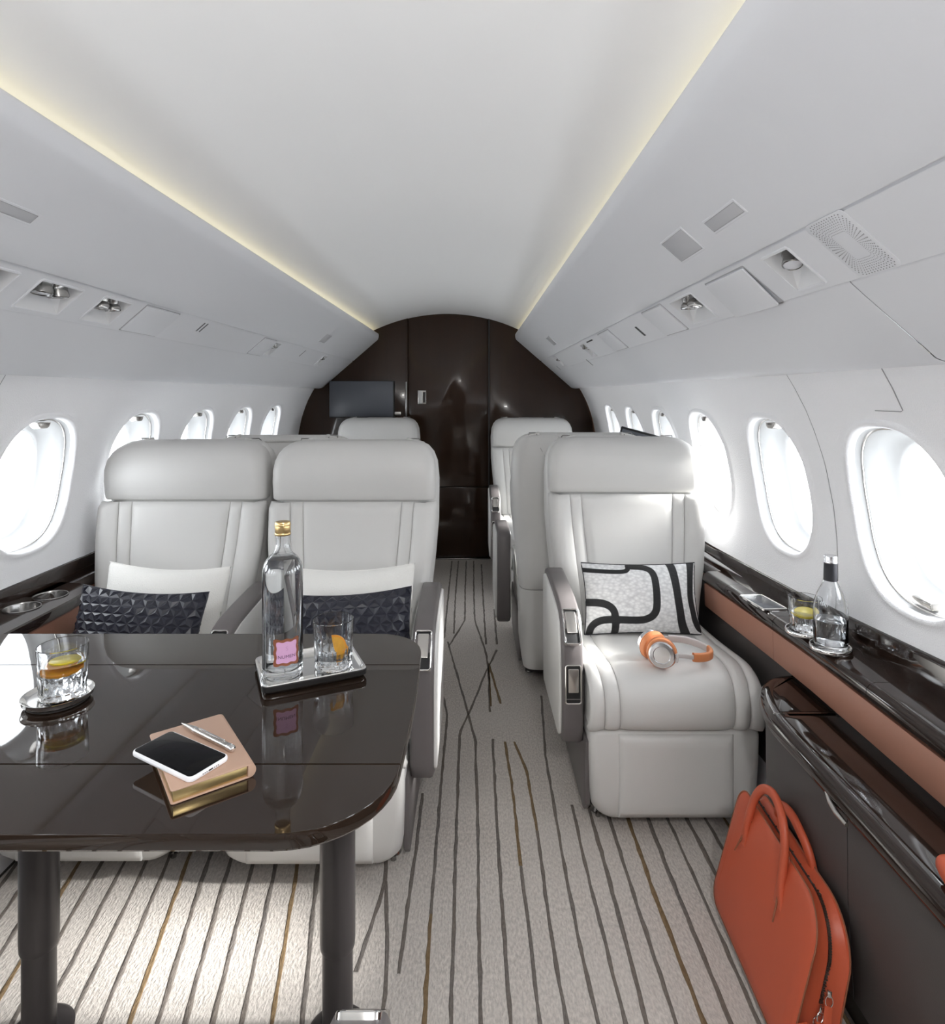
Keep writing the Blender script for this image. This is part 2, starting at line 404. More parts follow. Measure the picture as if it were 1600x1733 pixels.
for pts, m in (
    ([(-0.129, 3.157), (-0.018, 2.436), (0.010, 2.246), (0.009, 2.099), (0.014, 1.93), (0.014, 1.607), (0.015, 1.239), (0.02, -.9)], G_),
    ([(0.117, 3.057), (0.059, 2.817), (-0.018, 2.436), (-0.049, 2.319), (-0.049, 2.069), (-0.047, 1.607), (-0.044, 1.239), (-.03, -.9)], G_),
    ([(-0.051, 4.7), (-0.051, 3.933), (-0.045, 3.461), (-0.124, 3.089)], G_), ([(0.005, 4.7), (0.005, 3.88), (0.009, 3.461), (0.063, 3.025), (0.071, 2.817), (0.067, 2.457)], G_),
    ([(-0.111, 4.7), (-0.111, 3.988), (-0.102, 3.264)], G_), ([(0.062, 4.6), (0.062, 3.933), (0.065, 3.123)], G_), ([(0.124, 3.635), (0.12, 3.123)], G_),
    ([(-0.126, 2.59), (-0.101, 2.436), (-0.103, 2.162), (-0.102, 1.702), (-0.102, 1.5)], G_), ([(-0.102, 1.5), (-0.098, 1.239), (-.09, .5), (-.09, -.9)], B_),
    ([(0.285, 2.59), (0.252, 2.162), (0.247, 1.844), (0.243, 1.653), (0.244, 1.446), (0.25, 1.2), (.25, -.9)], G_),
    ([(0.15, 2.246), (0.179, 2.069), (0.185, 1.787)], B_), ([(0.185, 1.787), (0.181, 1.446), (0.188, 1.239), (.19, -.9)], G_),
    ([(0.116, 2.246), (0.125, 2.011), (0.128, 1.653)], B_), ([(0.128, 1.653), (0.131, 1.446), (0.134, 1.239), (.135, -.9)], G_),
    ([(0.072, 2.264), (0.07, 1.93), (0.071, 1.653), (0.075, 1.239), (.08, -.9)], G_), ([(0.302, 1.9), (0.301, 1.589), (.305, 1.2), (.305, -.9)], G_),
    ([(-0.159, 1.956), (-0.157, 1.702), (-0.16, 1.522), (-0.162, 1.345)], G_), ([(0.073, 2.903), (0.113, 2.522)], B_), ([(0.071, 2.85), (0.072, 2.5)], B_),
    ([(-0.16, 4.7), (-.155, 3.9), (-.15, 3.2)], G_), ([(-.225, 1.60), (-.20, 1.45), (-.182, 1.3), (-.19, 1.18)], G_), ([(-.255, 1.35), (-.225, 1.60), (-.24, 1.7)], G_)):
    ribbon(pts, 0.0078, m)
SLOPE = [(-1.2, -.18), (-.6, -.18), (-.33, -.165), (-.24, -.11), (-.04, -.01), (.18, .08), (.3, .02), (.47, 0), (.9, 0)]
k = 0
x0 = -1.15
while x0 < 0.86:
    if x0 < -0.235 or x0 > 0.34:
        sl = lerp(SLOPE, x0)
        ribbon([(x0 + sl * (y - 1.24) + .004 * math.sin(y * 5 + k), y) for y in (-.9, 0, .8, 1.2, 1.6, 2.0)], 0.0078 + .002 * random.random(), B_ if k % 5 == 3 else G_)
    k += 1; x0 += 0.0575

# ceiling dome (arc) between the two light coves and a little beyond them
def ceil_z(h): # half distance from centre
    rad = (0.541 ** 2 + 0.118 ** 2) / (2 * 0.118)
    return 1.88 - rad + math.sqrt(rad * rad - h * h)
rows = []
for y in [YB - .05, -0.5, 0.5, 1.5, 2.5, 3.5, YF + .02]:
    rows.append([(XC - 0.66 + 1.32 * i / 36, y, ceil_z(abs(-0.66 + 1.32 * i / 36))) for i in range(37)])
tag(obj('ceiling', loft(rows, closed=False), M['ceiling'], ang=180), 'white arched cabin ceiling between two warm light coves', kind='structure')

# outer skin of the fuselage, closes the coves and joints
def skin_half(z): return lerp([(-.05, 1.02), (.3, 1.16), (.62, 1.235), (.95, 1.245), (1.25, 1.18), (1.5, 1.02), (1.75, .77), (1.95, .45), (2.02, 0)], z)
SKIN_Z = [-.05, .15, .3, .45, .62]
# window layout
WY = [1.345 + 0.5375 * i for i in range(-5, 7)]
WZ, WHX, WHZ = 0.985, 0.172, 0.203
def oval(k, n, hx, hz, p=2.55):
    a = 2 * math.pi * k / n; c, s = math.cos(a), math.sin(a)
    return hx * math.copysign(abs(c) ** (2 / p), c), hz * math.copysign(abs(s) ** (2 / p), s)
NW = 56
ZB, ZT = 0.66, 1.345
def rect_pt(k, n, y0, y1, z0, z1):
    a = 2 * math.pi * k / n; c, s = math.cos(a), math.sin(a)
    hy, hz = (y1 - y0) / 2, (z1 - z0) / 2; t = 1 / max(abs(c), abs(s))
    return (y0 + y1) / 2 + hy * max(-1, min(1, c * t)), (z0 + z1) / 2 + hz * max(-1, min(1, s * t))
wn = 0
def wall_cell(sx, yc, y0, y1, gap0, gap1):
    """wall fabric around one window, rolled into the opening"""
    X = lambda z, d=0: XC + sx * (whalf(z) - d)
    rings = []
    for t in (0.0, .25, .5, .72, .88, 1.0):
        r = []
        for k in range(NW):
            oy, oz = oval(k, NW, WHX * 1.085, WHZ * 1.075); hy, hz = yc + oy, WZ + oz
            ry, rz = rect_pt(k, NW, y0 + gap0, y1 - gap1, ZB, ZT)
            y, z = ry + (hy - ry) * t, rz + (hz - rz) * t
            r.append((X(z), y, z))
        rings.append(r)
    for sc, d in ((1.06, .004), (1.03, .0075), (1.005, .006), (0.985, 0.0), (0.98, -.012)):
        r = []
        for k in range(NW):
            oy, oz = oval(k, NW, WHX * sc, WHZ * sc); z = WZ + oz
            r.append((X(z, d), yc + oy, z))
        rings.append(r)
    return loft(rings, cap0=False, cap1=False)
SEAMS = (1.614,)
for side, sx in (('left', -1), ('right', 1)):
    w = empty('wall_' + side, (0, 0, 0), label='pale %s cabin sidewall with a row of oval windows' % side, kind='structure')
    groups = [[], []]
    for i, yc in enumerate(WY):
        y0, y1 = yc - .26875, yc + .26875
        if i == len(WY) - 1: continue
        g = 0 if y1 < 1.63 else 1
        s0 = any(abs(y0 - s) < .01 for s in SEAMS); s1 = any(abs(y1 - s) < .01 for s in SEAMS)
        groups[g].append(wall_cell(sx, yc, y0, min(y1, YF) if i < len(WY) - 2 else YF + .01, .0013 if s0 else 0, .0013 if s1 else 0))
    groups[0].append(loft([[(XC + sx * whalf(z), y, z) for z in [ZB + (ZT - ZB) * q / 14 for q in range(15)]] for y in (YB, WY[0] - .26875)], closed=False))
    for g in groups: obj('wall_panel', join(*g), M['wall'], w, ang=60)
    for s in SEAMS:
        obj('joint_backing', loft([[(XC + sx * (whalf(z) + .002), y, z) for z in [ZB + (ZT - ZB) * q / 14 for q in range(15)]] for y in (s - .07, s + .07)], closed=False), M['joint'], w)
    # lower side lining under the ledge
    tag(obj('baseboard_' + side, loft([[(XC + sx * h, y, z) for h, z in ((1.03, 0), (1.055, .06), (1.065, .3), (1.07, .56))] for y in (YB, YF)], closed=False), M['leather_dark']),
        'dark lower side lining below the %s ledge' % side, kind='structure')
    # windows
    for i, yc in enumerate(WY[:-1]):
        wn += 1
        X = lambda z, d: XC + sx * (whalf(z) + d)
        rings = []
        for sc, d in ((1.0, .004), (.985, .012), (.972, .030), (.968, .0305), (.958, .030), (.945, .036), (.915, .062), (.875, .092), (.80, .105)):
            rings.append([(X(WZ + oval(k, NW, WHX * sc, WHZ * sc)[1], d), yc + oval(k, NW, WHX * sc, WHZ * sc)[0], WZ + oval(k, NW, WHX * sc, WHZ * sc)[1]) for k in range(NW)])
        tr = []
        for sc, d in ((.990, .0268), (.958, .0268), (.958, .0290), (.990, .0290)):
            tr.append([(X(WZ + oval(k, NW, WHX * sc, WHZ * sc)[1], d), yc + oval(k, NW, WHX * sc, WHZ * sc)[0], WZ + oval(k, NW, WHX * sc, WHZ * sc)[1]) for k in range(NW)])
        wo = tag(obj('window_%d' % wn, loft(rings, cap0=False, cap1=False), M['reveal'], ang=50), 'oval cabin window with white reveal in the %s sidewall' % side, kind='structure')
        obj('shade_track', loft(tr, wrap=True), M['satin'], wo)
        pr = [(X(WZ + oval(k, NW, WHX * .81, WHZ * .81)[1], .1), yc + oval(k, NW, WHX * .81, WHZ * .81)[0], WZ + oval(k, NW, WHX * .81, WHZ * .81)[1]) for k in range(NW)]
        obj('pane', (pr, [list(range(NW))]), M['pane'], wo, smooth=False)
        low = (sx > 0 and i == 5)
        zz = WZ - WHZ * .925 if low else WZ + WHZ * .925
        sg = 1 if low else -1
        hb = prism([(-.030, 0), (-.022, sg * .013), (-.012, sg * .019), (.012, sg * .019), (.022, sg * .013), (.030, 0)], 'x', 0, .030 * sx, .003)
        if low: hb = box(.018 * sx, 0, .008, .026, .062, .018, .005)
        h = obj('shade_handle', hb, M['satin'], wo); h.location = (X(zz, .015), yc, zz)
        # portal that guides the sky light through this window
        pl = area_light('window_portal', (X(WZ, .115), yc, WZ), (X(WZ, 0) - sx, yc, WZ), .30, 1, size_y=.36)
        pl.data.cycles.is_portal = True

# outer skin in three strips per side (below, above the window band) so that the hull is closed
for side, sx in (('left', -1), ('right', 1)):
    V = []
    prof = [(1.03, -.01), (1.08, .3), (1.10, .56), (1.16, .655)]
    a = loft([[(XC + sx * h, y, z) for h, z in prof] for y in (YB - .05, YF + .05)], closed=False)
    prof = [(1.03, 1.34), (1.06, 1.36), (1.0, 1.55), (.80, 1.80), (.55, 1.92), (0, 1.99)]
    b = loft([[(XC + sx * h, y, z) for h, z in prof] for y in (YB - .05, YF + .05)], closed=False)
    tag(obj('trim_%d' % (1 if sx < 0 else 2), join(a, b), M['panel']), 'hidden hull lining behind the %s cabin panels' % side, kind='structure')

# overhead valances with their service strips
def vp(u):      # profile point of the sloping valance face: u = half distance
    return 1.681 - 0.869 * (u - 0.531)
SL = math.atan(0.869)   # slope angle of the face
U1, U2 = 0.721, 0.811
# openings in the service strip: (y0, y1, kind)
OPEN = {-1: [(1.185, 1.275, 'reading'), (1.345, 1.485, 'reading'), (1.575, 1.695, 'gasper'), (2.95, 3.02, 'reading'), (3.90, 3.98, 'gasper')],
        1: [(1.055, 1.14, 'reading'), (1.52, 1.68, 'gasper'), (3.00, 3.10, 'reading'), (4.0, 4.1, 'gasper')]}
tn = 2
for side, sx in (('left', -1), ('right', 1)):
    tn += 1
    root = empty('trim_%d' % tn, (0, 0, 0), label='white sloping overhead panel run along the %s side of the cabin' % side, kind='structure')
    Px = lambda h, z, y: (XC + sx * h, y, z)
    ys = [YB - .02, YF]
    up = [(.61, 1.700), (.60, 1.712), (.545, 1.716), (.536, 1.722), (.531, 1.728), (.526, 1.727), (.5235, 1.720), (.5235, 1.708), (.525, 1.695), (.531, 1.681)]
    up = up + [(u, vp(u)) for u in (.56, .62, .68, U1 - .004, )] + [(U1, vp(U1) + .003), (U1 + .0004, vp(U1) + .0055), (U1 + .010, vp(U1 + .010) + .0055)]
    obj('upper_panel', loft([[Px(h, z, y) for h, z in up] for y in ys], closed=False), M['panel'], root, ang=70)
    lo = [(U2 - .010, vp(U2 - .010) + .0055), (U2 - .0004, vp(U2) + .0055), (U2, vp(U2) + .003), (U2 + .003, vp(U2 + .003) + .001), (.85, vp(.85)), (.90, vp(.90)), (.935, vp(.935)), (.950, 1.316), (.965, 1.310), (.985, 1.3065), (.993, 1.308), (.996, 1.313), (.990, 1.319), (.96, 1.325)]
    segs = [(YB - .02, 1.0045), (1.0075, YF)] if sx > 0 else [(YB - .02, 1.30), (1.303, YF)]
    for a, b in segs:
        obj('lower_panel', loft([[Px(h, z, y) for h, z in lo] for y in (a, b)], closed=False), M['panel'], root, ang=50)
    a = segs[0][1]
    obj('joint_backing', loft([[Px(h, z + .008, y) for h, z in lo[3:9]] for y in (a - .01, a + .013)], closed=False), M['joint'], root)
    # service strip with openings
    a, b = U1 + .0016, U2 - .0016
    ia, ib = a + .011, b - .011
    cuts = sorted(OPEN[sx]); VF = []
    def q(u0, u1, y0, y1):
        VF.append(([Px(u0, vp(u0) + .0005, y0), Px(u1, vp(u1) + .0005, y0), Px(u1, vp(u1) + .0005, y1), Px(u0, vp(u0) + .0005, y1)], [[0, 1, 2, 3]]))
    y = YB
    for y0, y1, kd in cuts:
        q(a, b, y, y0); q(a, ia, y0, y1); q(ib, b, y0, y1); y = y1
    q(a, b, y, YF)
    obj('service_strip', join(*VF), M['panel'], root, smooth=False)
    # light strips, hidden behind the lips
    obj('light_strip', loft([[Px(h, z, y) for h, z in ((.538, 1.7245), (.560, 1.7200))] for y in (YB, YF - .01)], closed=False), M['glow'], root)
    obj('light_strip', loft([[Px(h, z, y) for h, z in ((.968, 1.3275), (.982, 1.3235))] for y in (YB, YF - .01)], closed=False), M['glow2'], root)

def on_valance(sx, u, y, lift=0.0):
    """matrix whose local x runs across the slope (downwards and outwards), local y along the cabin, local z into the cabin"""
    X = Vector((sx * math.cos(SL), 0, -math.sin(SL))); Y = Vector((0, 1, 0)); N = Vector((-sx * math.sin(SL), 0, -math.cos(SL)))
    m = Matrix.Identity(4)
    for i, c in enumerate((X, Y, N)):
        m[0][i], m[1][i], m[2][i] = c
    p = Vector((XC + sx * u, y, vp(u))) + N * lift
    m.translation = p
    return m
def vthing(name, sx, u, y, label, cat, group=None):
    o = bpy.data.objects.new(name, None); COL.objects.link(o); o.matrix_world = on_valance(sx, u, y); o.empty_display_size = .03
    return tag(o, label, cat, group)

def lamp_unit(sx, y0, y1, kind, heads, label, group):
    yc = (y0 + y1) / 2; hy = (y1 - y0) / 2; hx = (U2 - U1 - .027) / 2 / math.cos(SL)
    t = vthing('reading_light' if kind == 'reading' else 'air_nozzle_unit', sx, (U1 + U2) / 2, yc, label, 'reading light' if kind == 'reading' else 'air vent', group)
    # bezel and pocket: deep at the inboard end, shallow at the outboard end
    obj('bezel', frame_ring(hx + .006, hy + .006, .008, .006, -.0015, .0025), M['panel'], t)
    rim = [(-hx, -hy), (hx, -hy), (hx, hy), (-hx, hy)]
    dp = min(.045, hy * 1.1)
    deep = [(-hx * .9, -hy * .8, -dp), (hx * .15, -hy * .55, -dp * .9), (hx * .15, hy * .55, -dp * .9), (-hx * .9, hy * .8, -dp)]
    V = [(x, y, 0.0005) for x, y in rim] + deep
    obj('pocket', (V, [[0, 1, 5, 4], [1, 2, 6, 5], [2, 3, 7, 6], [3, 0, 4, 7], [4, 5, 6, 7]]), M['pocket'], t, smooth=False)
    for dy, tx, ty in heads:
        sc = min(1.0, hy / .055) if hy < .05 else 1.0
        if kind == 'reading':
            pr = [(.012, -.034), (.020, -.030), (.0235, -.020), (.0205, -.012), (.0205, -.006), (.0225, .004), (.0225, .010), (.0205, .012), (.0190, .0105)]
            lens = [(.0192, .010), (.012, .0112), (.0001, .0115)]
        else:
            pr = [(.010, -.034), (.0185, -.028), (.0200, -.020), (.0160, -.012), (.0145, -.005), (.0185, .002), (.0195, .010), (.0180, .014), (.0120, .0145), (.0100, .010)]
            lens = [(.0102, .0095), (.006, .0095), (.0055, .0135), (.0001, .014)]
        mtx = Matrix.Translation((-hx * .28, dy, -.012 * sc)) @ Euler((tx, ty, 0)).to_matrix().to_4x4() @ Matrix.Scale(sc, 4)
        h = obj('lamp_head' if kind == 'reading' else 'nozzle', xf(lathe(pr, 28, cap=False), mtx), M['steel'], t)
        obj('lens' if kind == 'reading' else 'nozzle_core', xf(lathe(lens, 24), mtx), M['lampglass'] if kind == 'reading' else M['chrome'], h)
H2 = lambda s: ((-.027 * s, .10, .74), (.027 * s, -.12, .66))
lamp_unit(-1, 1.185, 1.275, 'reading', ((-.008, .05, .72),), 'steel reading lamp cut off by the picture edge in the left overhead panel', 'overhead reading lights')
lamp_unit(-1, 1.345, 1.485, 'reading', H2(1.0), 'twin steel reading lamps side by side in a white recess overhead', 'overhead reading lights')
lamp_unit(-1, 1.575, 1.695, 'gasper', H2(.9), 'twin steel air nozzles in a white recess beside the twin reading lamps', 'overhead air nozzles')
lamp_unit(-1, 2.95, 3.02, 'reading', H2(.6), 'small far twin lamps in the left overhead panel beyond the two slots', 'overhead reading lights')
lamp_unit(-1, 3.90, 3.98, 'gasper', H2(.6), 'farthest small nozzle unit in the left overhead panel above the screen', 'overhead air nozzles')
lamp_unit(1, 1.055, 1.14, 'reading', ((-.004, .35, .55),), 'single steel reading lamp in a recess beside the perforated speaker grille', 'overhead reading lights')
lamp_unit(1, 1.52, 1.68, 'gasper', ((.026, -.1, .75), (-.024, .15, .6)), 'steel air nozzles between two square hatches in the right overhead panel', 'overhead air nozzles')
lamp_unit(1, 3.00, 3.10, 'reading', H2(.7), 'small far lamps in the right overhead panel beyond the black latch slot', 'overhead reading lights')
lamp_unit(1, 4.0, 4.1, 'gasper', H2(.7), 'farthest small nozzle unit in the right overhead panel by the dark bulkhead', 'overhead air nozzles')

def hatch(sx, y0, y1, label, open_=0.0):
    yc = (y0 + y1) / 2; hy = (y1 - y0) / 2; hx = .051
    t = vthing('access_hatch', sx, (U1 + U2) / 2 + (.004 if open_ else 0), yc, label, 'hatch', 'overhead access hatches')
    sh = obj('surround', frame_ring(hx + .004, hy + .003, .004, .003, -.0005, .0006), M['joint'], t)
    d = obj('hatch_cover', slab(hx, hy, .004, 0, .004, .0012), M['panel'], t)
    if open_:
        d.data.transform(Matrix.Translation((hx, 0, 0))); d.location = (-hx, 0, 0.0005); d.rotation_euler = (0, -open_, 0)
hatch(-1, 1.765, 1.96, 'flush square access hatch beside the twin air nozzles overhead on the left')
hatch(-1, 2.76, 2.93, 'small far access hatch in the left overhead panel next to small lamps')
hatch(1, 1.22, 1.415, 'square access hatch hanging slightly open beside the single reading lamp', R(4))
hatch(1, 1.745, 1.935, 'closed square access hatch between the air nozzles and the black latch slot')
hatch(1, 2.42, 2.62, 'far closed access hatch in the right overhead panel beyond the black slot')
def slot(sx, u, y, n, label, hx=.022, hy=.006):
    t = vthing('vent_slot' , sx, u, y, label, 'slot')
    for i in range(n):
        dy = (i - (n - 1) / 2) * .024
        obj('slot_rim', mv(frame_ring(hx, hy, .003, .0012, -.0003, .0009), y=dy), M['joint'], t)
        obj('slot_opening', mv(slab(hx - .001, hy - .001, .003, -.0003, .0005, .0002), y=dy), M['black'], t)
slot(-1, .748, 2.17, 2, 'pair of thin black slots in the left overhead panel past the hatch', .022, .0045)
slot(-1, .752, 3.46, 1, 'single thin dark slot far down the left overhead panel', .026, .005)
slot(1, .770, 2.113, 1, 'short black latch slot in the right overhead panel past the hatch', .023, .011)
slot(1, .735, 2.85, 1, 'thin dark slot far down the right overhead panel beside small lamps', .004, .07)
slot(1, .82, 3.3, 1, 'thin dark slot low on the far right overhead panel', .024, .006)
slot(1, .80, 4.35, 1, 'tiny dark slot nearest the bulkhead in the right overhead panel', .022, .006)
def sign_light(sx, u, y, hx, hy, label, m):
    t = vthing('overhead_sign', sx, u, y, label, 'sign', 'overhead sign lenses')
    obj('sign_frame', frame_ring(hx + .005, hy + .005, .002, .005, -.001, .0018), M['panel'], t)
    obj('shadow_gap', frame_ring(hx + .0005, hy + .0005, .002, .0012, -.001, .0019), M['joint'], t)
    obj('sign_lens', slab(hx, hy, .001, -.001, .0012, .0003), m, t)
sign_light(-1, .636, 1.095, .0105, .085, 'blank oblong grey sign lens in the upper left overhead panel', M['sign'])
sign_light(1, .652, 1.118, .0125, .066, 'blank oblong grey sign lens beside the square one, right overhead panel', M['sign'])
sign_light(1, .650, 1.338, .0295, .064, 'blank square grey sign lens high in the right overhead panel', M['sign'])
sign_light(-1, .647, 3.557, .03, .06, 'small far square sign lens in the left overhead panel', M['sign'])
sign_light(1, .657, 3.61, .03, .06, 'small far square sign lens in the right overhead panel', M['sign'])
# perforated speaker grille
t = vthing('speaker_grille', 1, .764, .925, 'perforated oblong speaker grille, rings of small holes around a blank centre', 'speaker')
obj('grille_plate', slab(.060, .050, .012, -.002, .0003, .0001), M['panel'], t)
holes = []
for k in range(8):
    f = k / 7; hx, hy = .027 + .029 * f, .019 + .023 * f
    P = rrect(hx, hy, .006 + .006 * f, 3); L = []
    N = 56
    per = [0]
    for i in range(len(P)): per.append(per[-1] + (Vector(P[(i + 1) % len(P)]) - Vector(P[i])).length)
    for j in range(N):
        d = per[-1] * j / N; i = max(q for q in range(len(P)) if per[q] <= d)
        a, b = Vector(P[i]), Vector(P[(i + 1) % len(P)]); p = a + (b - a) * ((d - per[i]) / max(1e-9, per[i + 1] - per[i]))
        r = .00062 + .00042 * f
        holes.append(([(p.x + r * math.cos(c * math.pi / 3), p.y + r * math.sin(c * math.pi / 3), .0006) for c in range(6)], [[0, 1, 2, 3, 4, 5]]))
h = obj('perforation', join(*holes), M['black'], t, smooth=False); h['kind'] = 'stuff'

# small removable wall panel above the near right windows
t = empty('trim_5', (0, 0, 0), label='small inset panel line high on the right sidewall', kind='structure')
def wline(pts, r=.0012):
    return tube([(XC + whalf(z) - .0008, y, z) for y, z in pts], r, 6)
obj('panel_joint', wline([(1.237, 1.31), (1.24, 1.27), (1.243, 1.225), (1.25, 1.222), (1.33, 1.222)], .0011), M['joint'], t)

# front bulkhead
def arch(x):   # top outline of the bulkhead, a little above the panels
    h = abs(x - XC); return lerp([(0, 1.97), (.4, 1.94), (.6, 1.89), (.85, 1.76), (1.05, 1.55), (1.25, 1.30)], h)
def bulk(x0, x1, y0, y1, z0=0.0):
    xs = [x0 + (x1 - x0) * i / 8 for i in range(9)]
    poly = [(x0, z0), (x1, z0)] + [(x, arch(x)) for x in reversed(xs)]
    return prism(poly, 'y', y0, y1, .004)
DX0, DX1 = -.503, .118
wf = empty('wall_front', (0, 0, 0), label='glossy dark brown front bulkhead with a sliding door', kind='structure')
obj('bulkhead_panel', bulk(-1.45, DX0 - .006, YF, YF + .05), M['wood_v'], wf)
obj('bulkhead_panel', bulk(DX1 + .006, 1.05, YF, YF + .05), M['wood_v'], wf)
obj('door_track', box((DX0 + DX1) / 2, YF + .06, .95, DX1 - DX0 + .08, .02, 1.9), M['plinth'], wf)
obj('threshold', box((DX0 + DX1) / 2, YF - .004, .004, DX1 - DX0 + .02, .02, .008, .002), M['steel'], wf)
dr = tag(obj('door_1', join(bulk(DX0, DX1, YF + .012, YF + .04, .553), ), M['wood_v']), 'glossy dark brown sliding door in the front bulkhead', kind='structure')
obj('lower_leaf', prism([(DX0, .01), (DX1, .01), (DX1, .548), (DX0, .548)], 'y', YF + .010, YF + .04, .003), M['wood_v'], dr)
obj('door_edge_strip', box(DX0 - .004, YF - .002, 1.28, .012, .012, 1.2, .003), M['wood_v'], dr)
obj('door_edge_strip', box(DX0 - .008, YF - .010, 1.21, .014, .014, .30, .004), M['steel'], dr)
obj('door_edge_strip', box(DX1 + .004, YF - .004, 1.0, .012, .014, 1.7, .003), M['plinth'], dr)
hp = obj('door_handle', box(-.392, YF + .004, 1.240, .064, .012, .106, .004), M['satin'], dr)
obj('handle_grip', box(-.402, YF - .006, 1.240, .030, .016, .094, .006, 3), M['leather'], hp)
obj('handle_recess', box(-.374, YF - .003, 1.240, .020, .003, .080), M['plinth'], hp)
# rear bulkhead behind the photographer
obj_rear = tag(obj('wall_back', prism([(-1.45, 0), (1.05, 0)] + [(1.05 - 2.5 * i / 16, arch(1.05 - 2.5 * i / 16)) for i in range(17)], 'y', YB - .06, YB, .004), M['leather_dark']), 'dark aft bulkhead behind the photographer', kind='structure')

# ------------------------------------------------------------------ side ledges and cabinets
def ledge_z(y): return 0.645 - 0.038 * max(0, min(1, (y - 1.6) / 0.9))
def fascia_z(y): return lerp([(1.0, .732), (1.16, .726), (1.55, .700), (1.86, .680), (2.47, .664), (3.2, .66)], y)
def ledge_run(sx, segs, front, back, name, label, copper_seams, fas, lz):
    root = empty(name, (XC + sx * back, 0, .6), label=label, cat='side ledge')
    O = Vector(root.location)
    F = lambda x, y, z: (XC + sx * x - O.x, y - O.y, z - O.z)
    for y0, y1 in segs:
        rings = []
        n = max(2, int((y1 - y0) / .2) + 1)
        fr = front(0.5 * (y0 + y1))
        for i in range(n + 1):
            y = y0 + .001 + (y1 - y0 - .002) * i / n; z = lz(y)
            rings.append([F(h, y, z + d) for h, d in ((back + .012, 0), (fr + .02, 0), (fr + .008, -.004), (fr + .001, -.013), (fr, -.024), (fr + .002, -.034), (fr + .010, -.042), (back + .012, -.042))])
        obj('ledge_section', loft(rings), M['wood'], root, ang=50)
    for y0, y1 in copper_seams:
        fr = front(0.5 * (y0 + y1)) + .004
        n = 6; rings = []
        for i in range(n + 1):
            y = y0 + .0008 + (y1 - y0 - .0016) * i / n; z = lz(y)
            rings.append([F(h, y, zz) for h, zz in ((fr + .02, z - .043), (fr + .002, z - .0435), (fr, z - .047), (fr + .002, z - .122), (fr + .004, z - .126), (fr + .02, z - .126))])
        obj('leather_panel', loft(rings), M['copper_leather'], root)
    y0, y1 = segs[0][0], segs[-1][1]
    rings = []
    for i in range(31):
        y = y0 + (y1 - y0) * i / 30; z = lz(y); zt = fas(y)
        rings.append([F(h, y, zz) for h, zz in ((back + .013, z - .01), (back + .001, z - .01), (back, zt - .010), (back + .002, zt - .003), (back + .006, zt), (back + .013, zt + .0005))])
    obj('fascia', loft(rings), M['wood'], root)
    # dark lining below the leather
    rings = []
    for y in (y0, y1):
        rings.append([F(h, y, zz) for h, zz in ((back + .03, .50), (front(1.2) + .03, .515), (front(1.2) + .03, .56), (back + .03, .60))])
    obj('soffit', loft(rings), M['leather_dark'], root)
    return root
rl = ledge_run(1, [(-1.55, -.4), (-.4, .46), (.46, 1.318), (1.318, 1.73), (1.73, 1.838), (1.838, 2.06), (2.06, 2.25), (2.25, 3.1), (3.1, 4.74)], lambda y: 1.035 if y < 2.25 else 1.08, 1.138, 'side_ledge',
          'glossy dark ledge with copper leather band along the right wall', [(-1.55, .6), (.6, 1.736), (1.736, 2.25), (2.25, 4.74)], fascia_z, ledge_z)
ll = ledge_run(-1, [(-1.55, .3), (.3, 1.45), (1.86, 2.4), (2.4, 3.4), (3.4, 4.74)], lambda y: 1.09, 1.138, 'side_ledge',
          'glossy dark ledge with cup holders along the left wall', [(-1.55, 1.44), (1.87, 4.74)], lambda y: .700, lambda y: .650)
# cup holder console on the left ledge
F = lambda vf: ([(p[0] - ll.location.x, p[1] - ll.location.y, p[2] - ll.location.z) for p in vf[0]], vf[1])
cy0, cy1, cxf, cxb = 1.455, 1.855, -1.192, -1.350
CUPS = [(-1.284, 1.765), (-1.276, 1.872)]
plan = [(cxb, cy0), (cxf + .02, cy0)] + [(cxf + .02 * (1 - math.sin(R(a))), cy0 + .02 * (1 - math.cos(R(a)))) for a in (30, 60, 90)]
plan += [(cxf, cy1 - .02), (cxf - .006, cy1 + .05), (cxf - .03, cy1 + .10), (cxf - .07, cy1 + .14), (cxb, cy1 + .16)]
top_z = .650
# top plate with two round holes: fan grid around each cup
def plate_with_cups():
    bm = bmesh.new()
    vs = [bm.verts.new((x, y, top_z)) for x, y in plan]
    ed = [bm.edges.new((vs[i], vs[(i + 1) % len(vs)])) for i in range(len(vs))]
    for cx, cy in CUPS:
        ring = [bm.verts.new((cx + .0455 * math.cos(2 * math.pi * k / 32), cy + .0455 * math.sin(2 * math.pi * k / 32), top_z)) for k in range(32)]
        ed += [bm.edges.new((ring[k], ring[(k + 1) % 32])) for k in range(32)]
    bmesh.ops.triangle_fill(bm, edges=ed, use_beauty=True)
    bm.verts.index_update()
    V = [tuple(v.co) for v in bm.verts]; Fc = [[v.index for v in f.verts] for f in bm.faces]; bm.free(); return V, Fc
def plan_side(zr):
    return loft([[(x + o * (1 if x > cxb + .01 else 0), y, z) for x, y in plan] for z, o in zr], cap0=False, cap1=False)
obj('console_top', F(join(plate_with_cups(), plan_side([(top_z, 0), (top_z - .004, .004), (top_z - .016, .006), (top_z - .030, .004), (top_z - .038, -.004), (top_z - .038, -.03)]))), M['wood'], ll, ang=30)
obj('console_side', F(plan_side([(top_z - .038, -.008), (.545, -.012), (.535, -.02)])), M['copper_leather'], ll)
for cx, cy in CUPS:
    pr = [(.0475, top_z + .0015), (.0465, top_z + .0032), (.0440, top_z + .0028), (.0425, top_z - .001), (.0415, top_z - .060), (.038, top_z - .066), (.0001, top_z - .067)]
    obj('cup_holder', F(mv(lathe(pr, 40, cap=False), cx, cy)), M['steel'], ll)
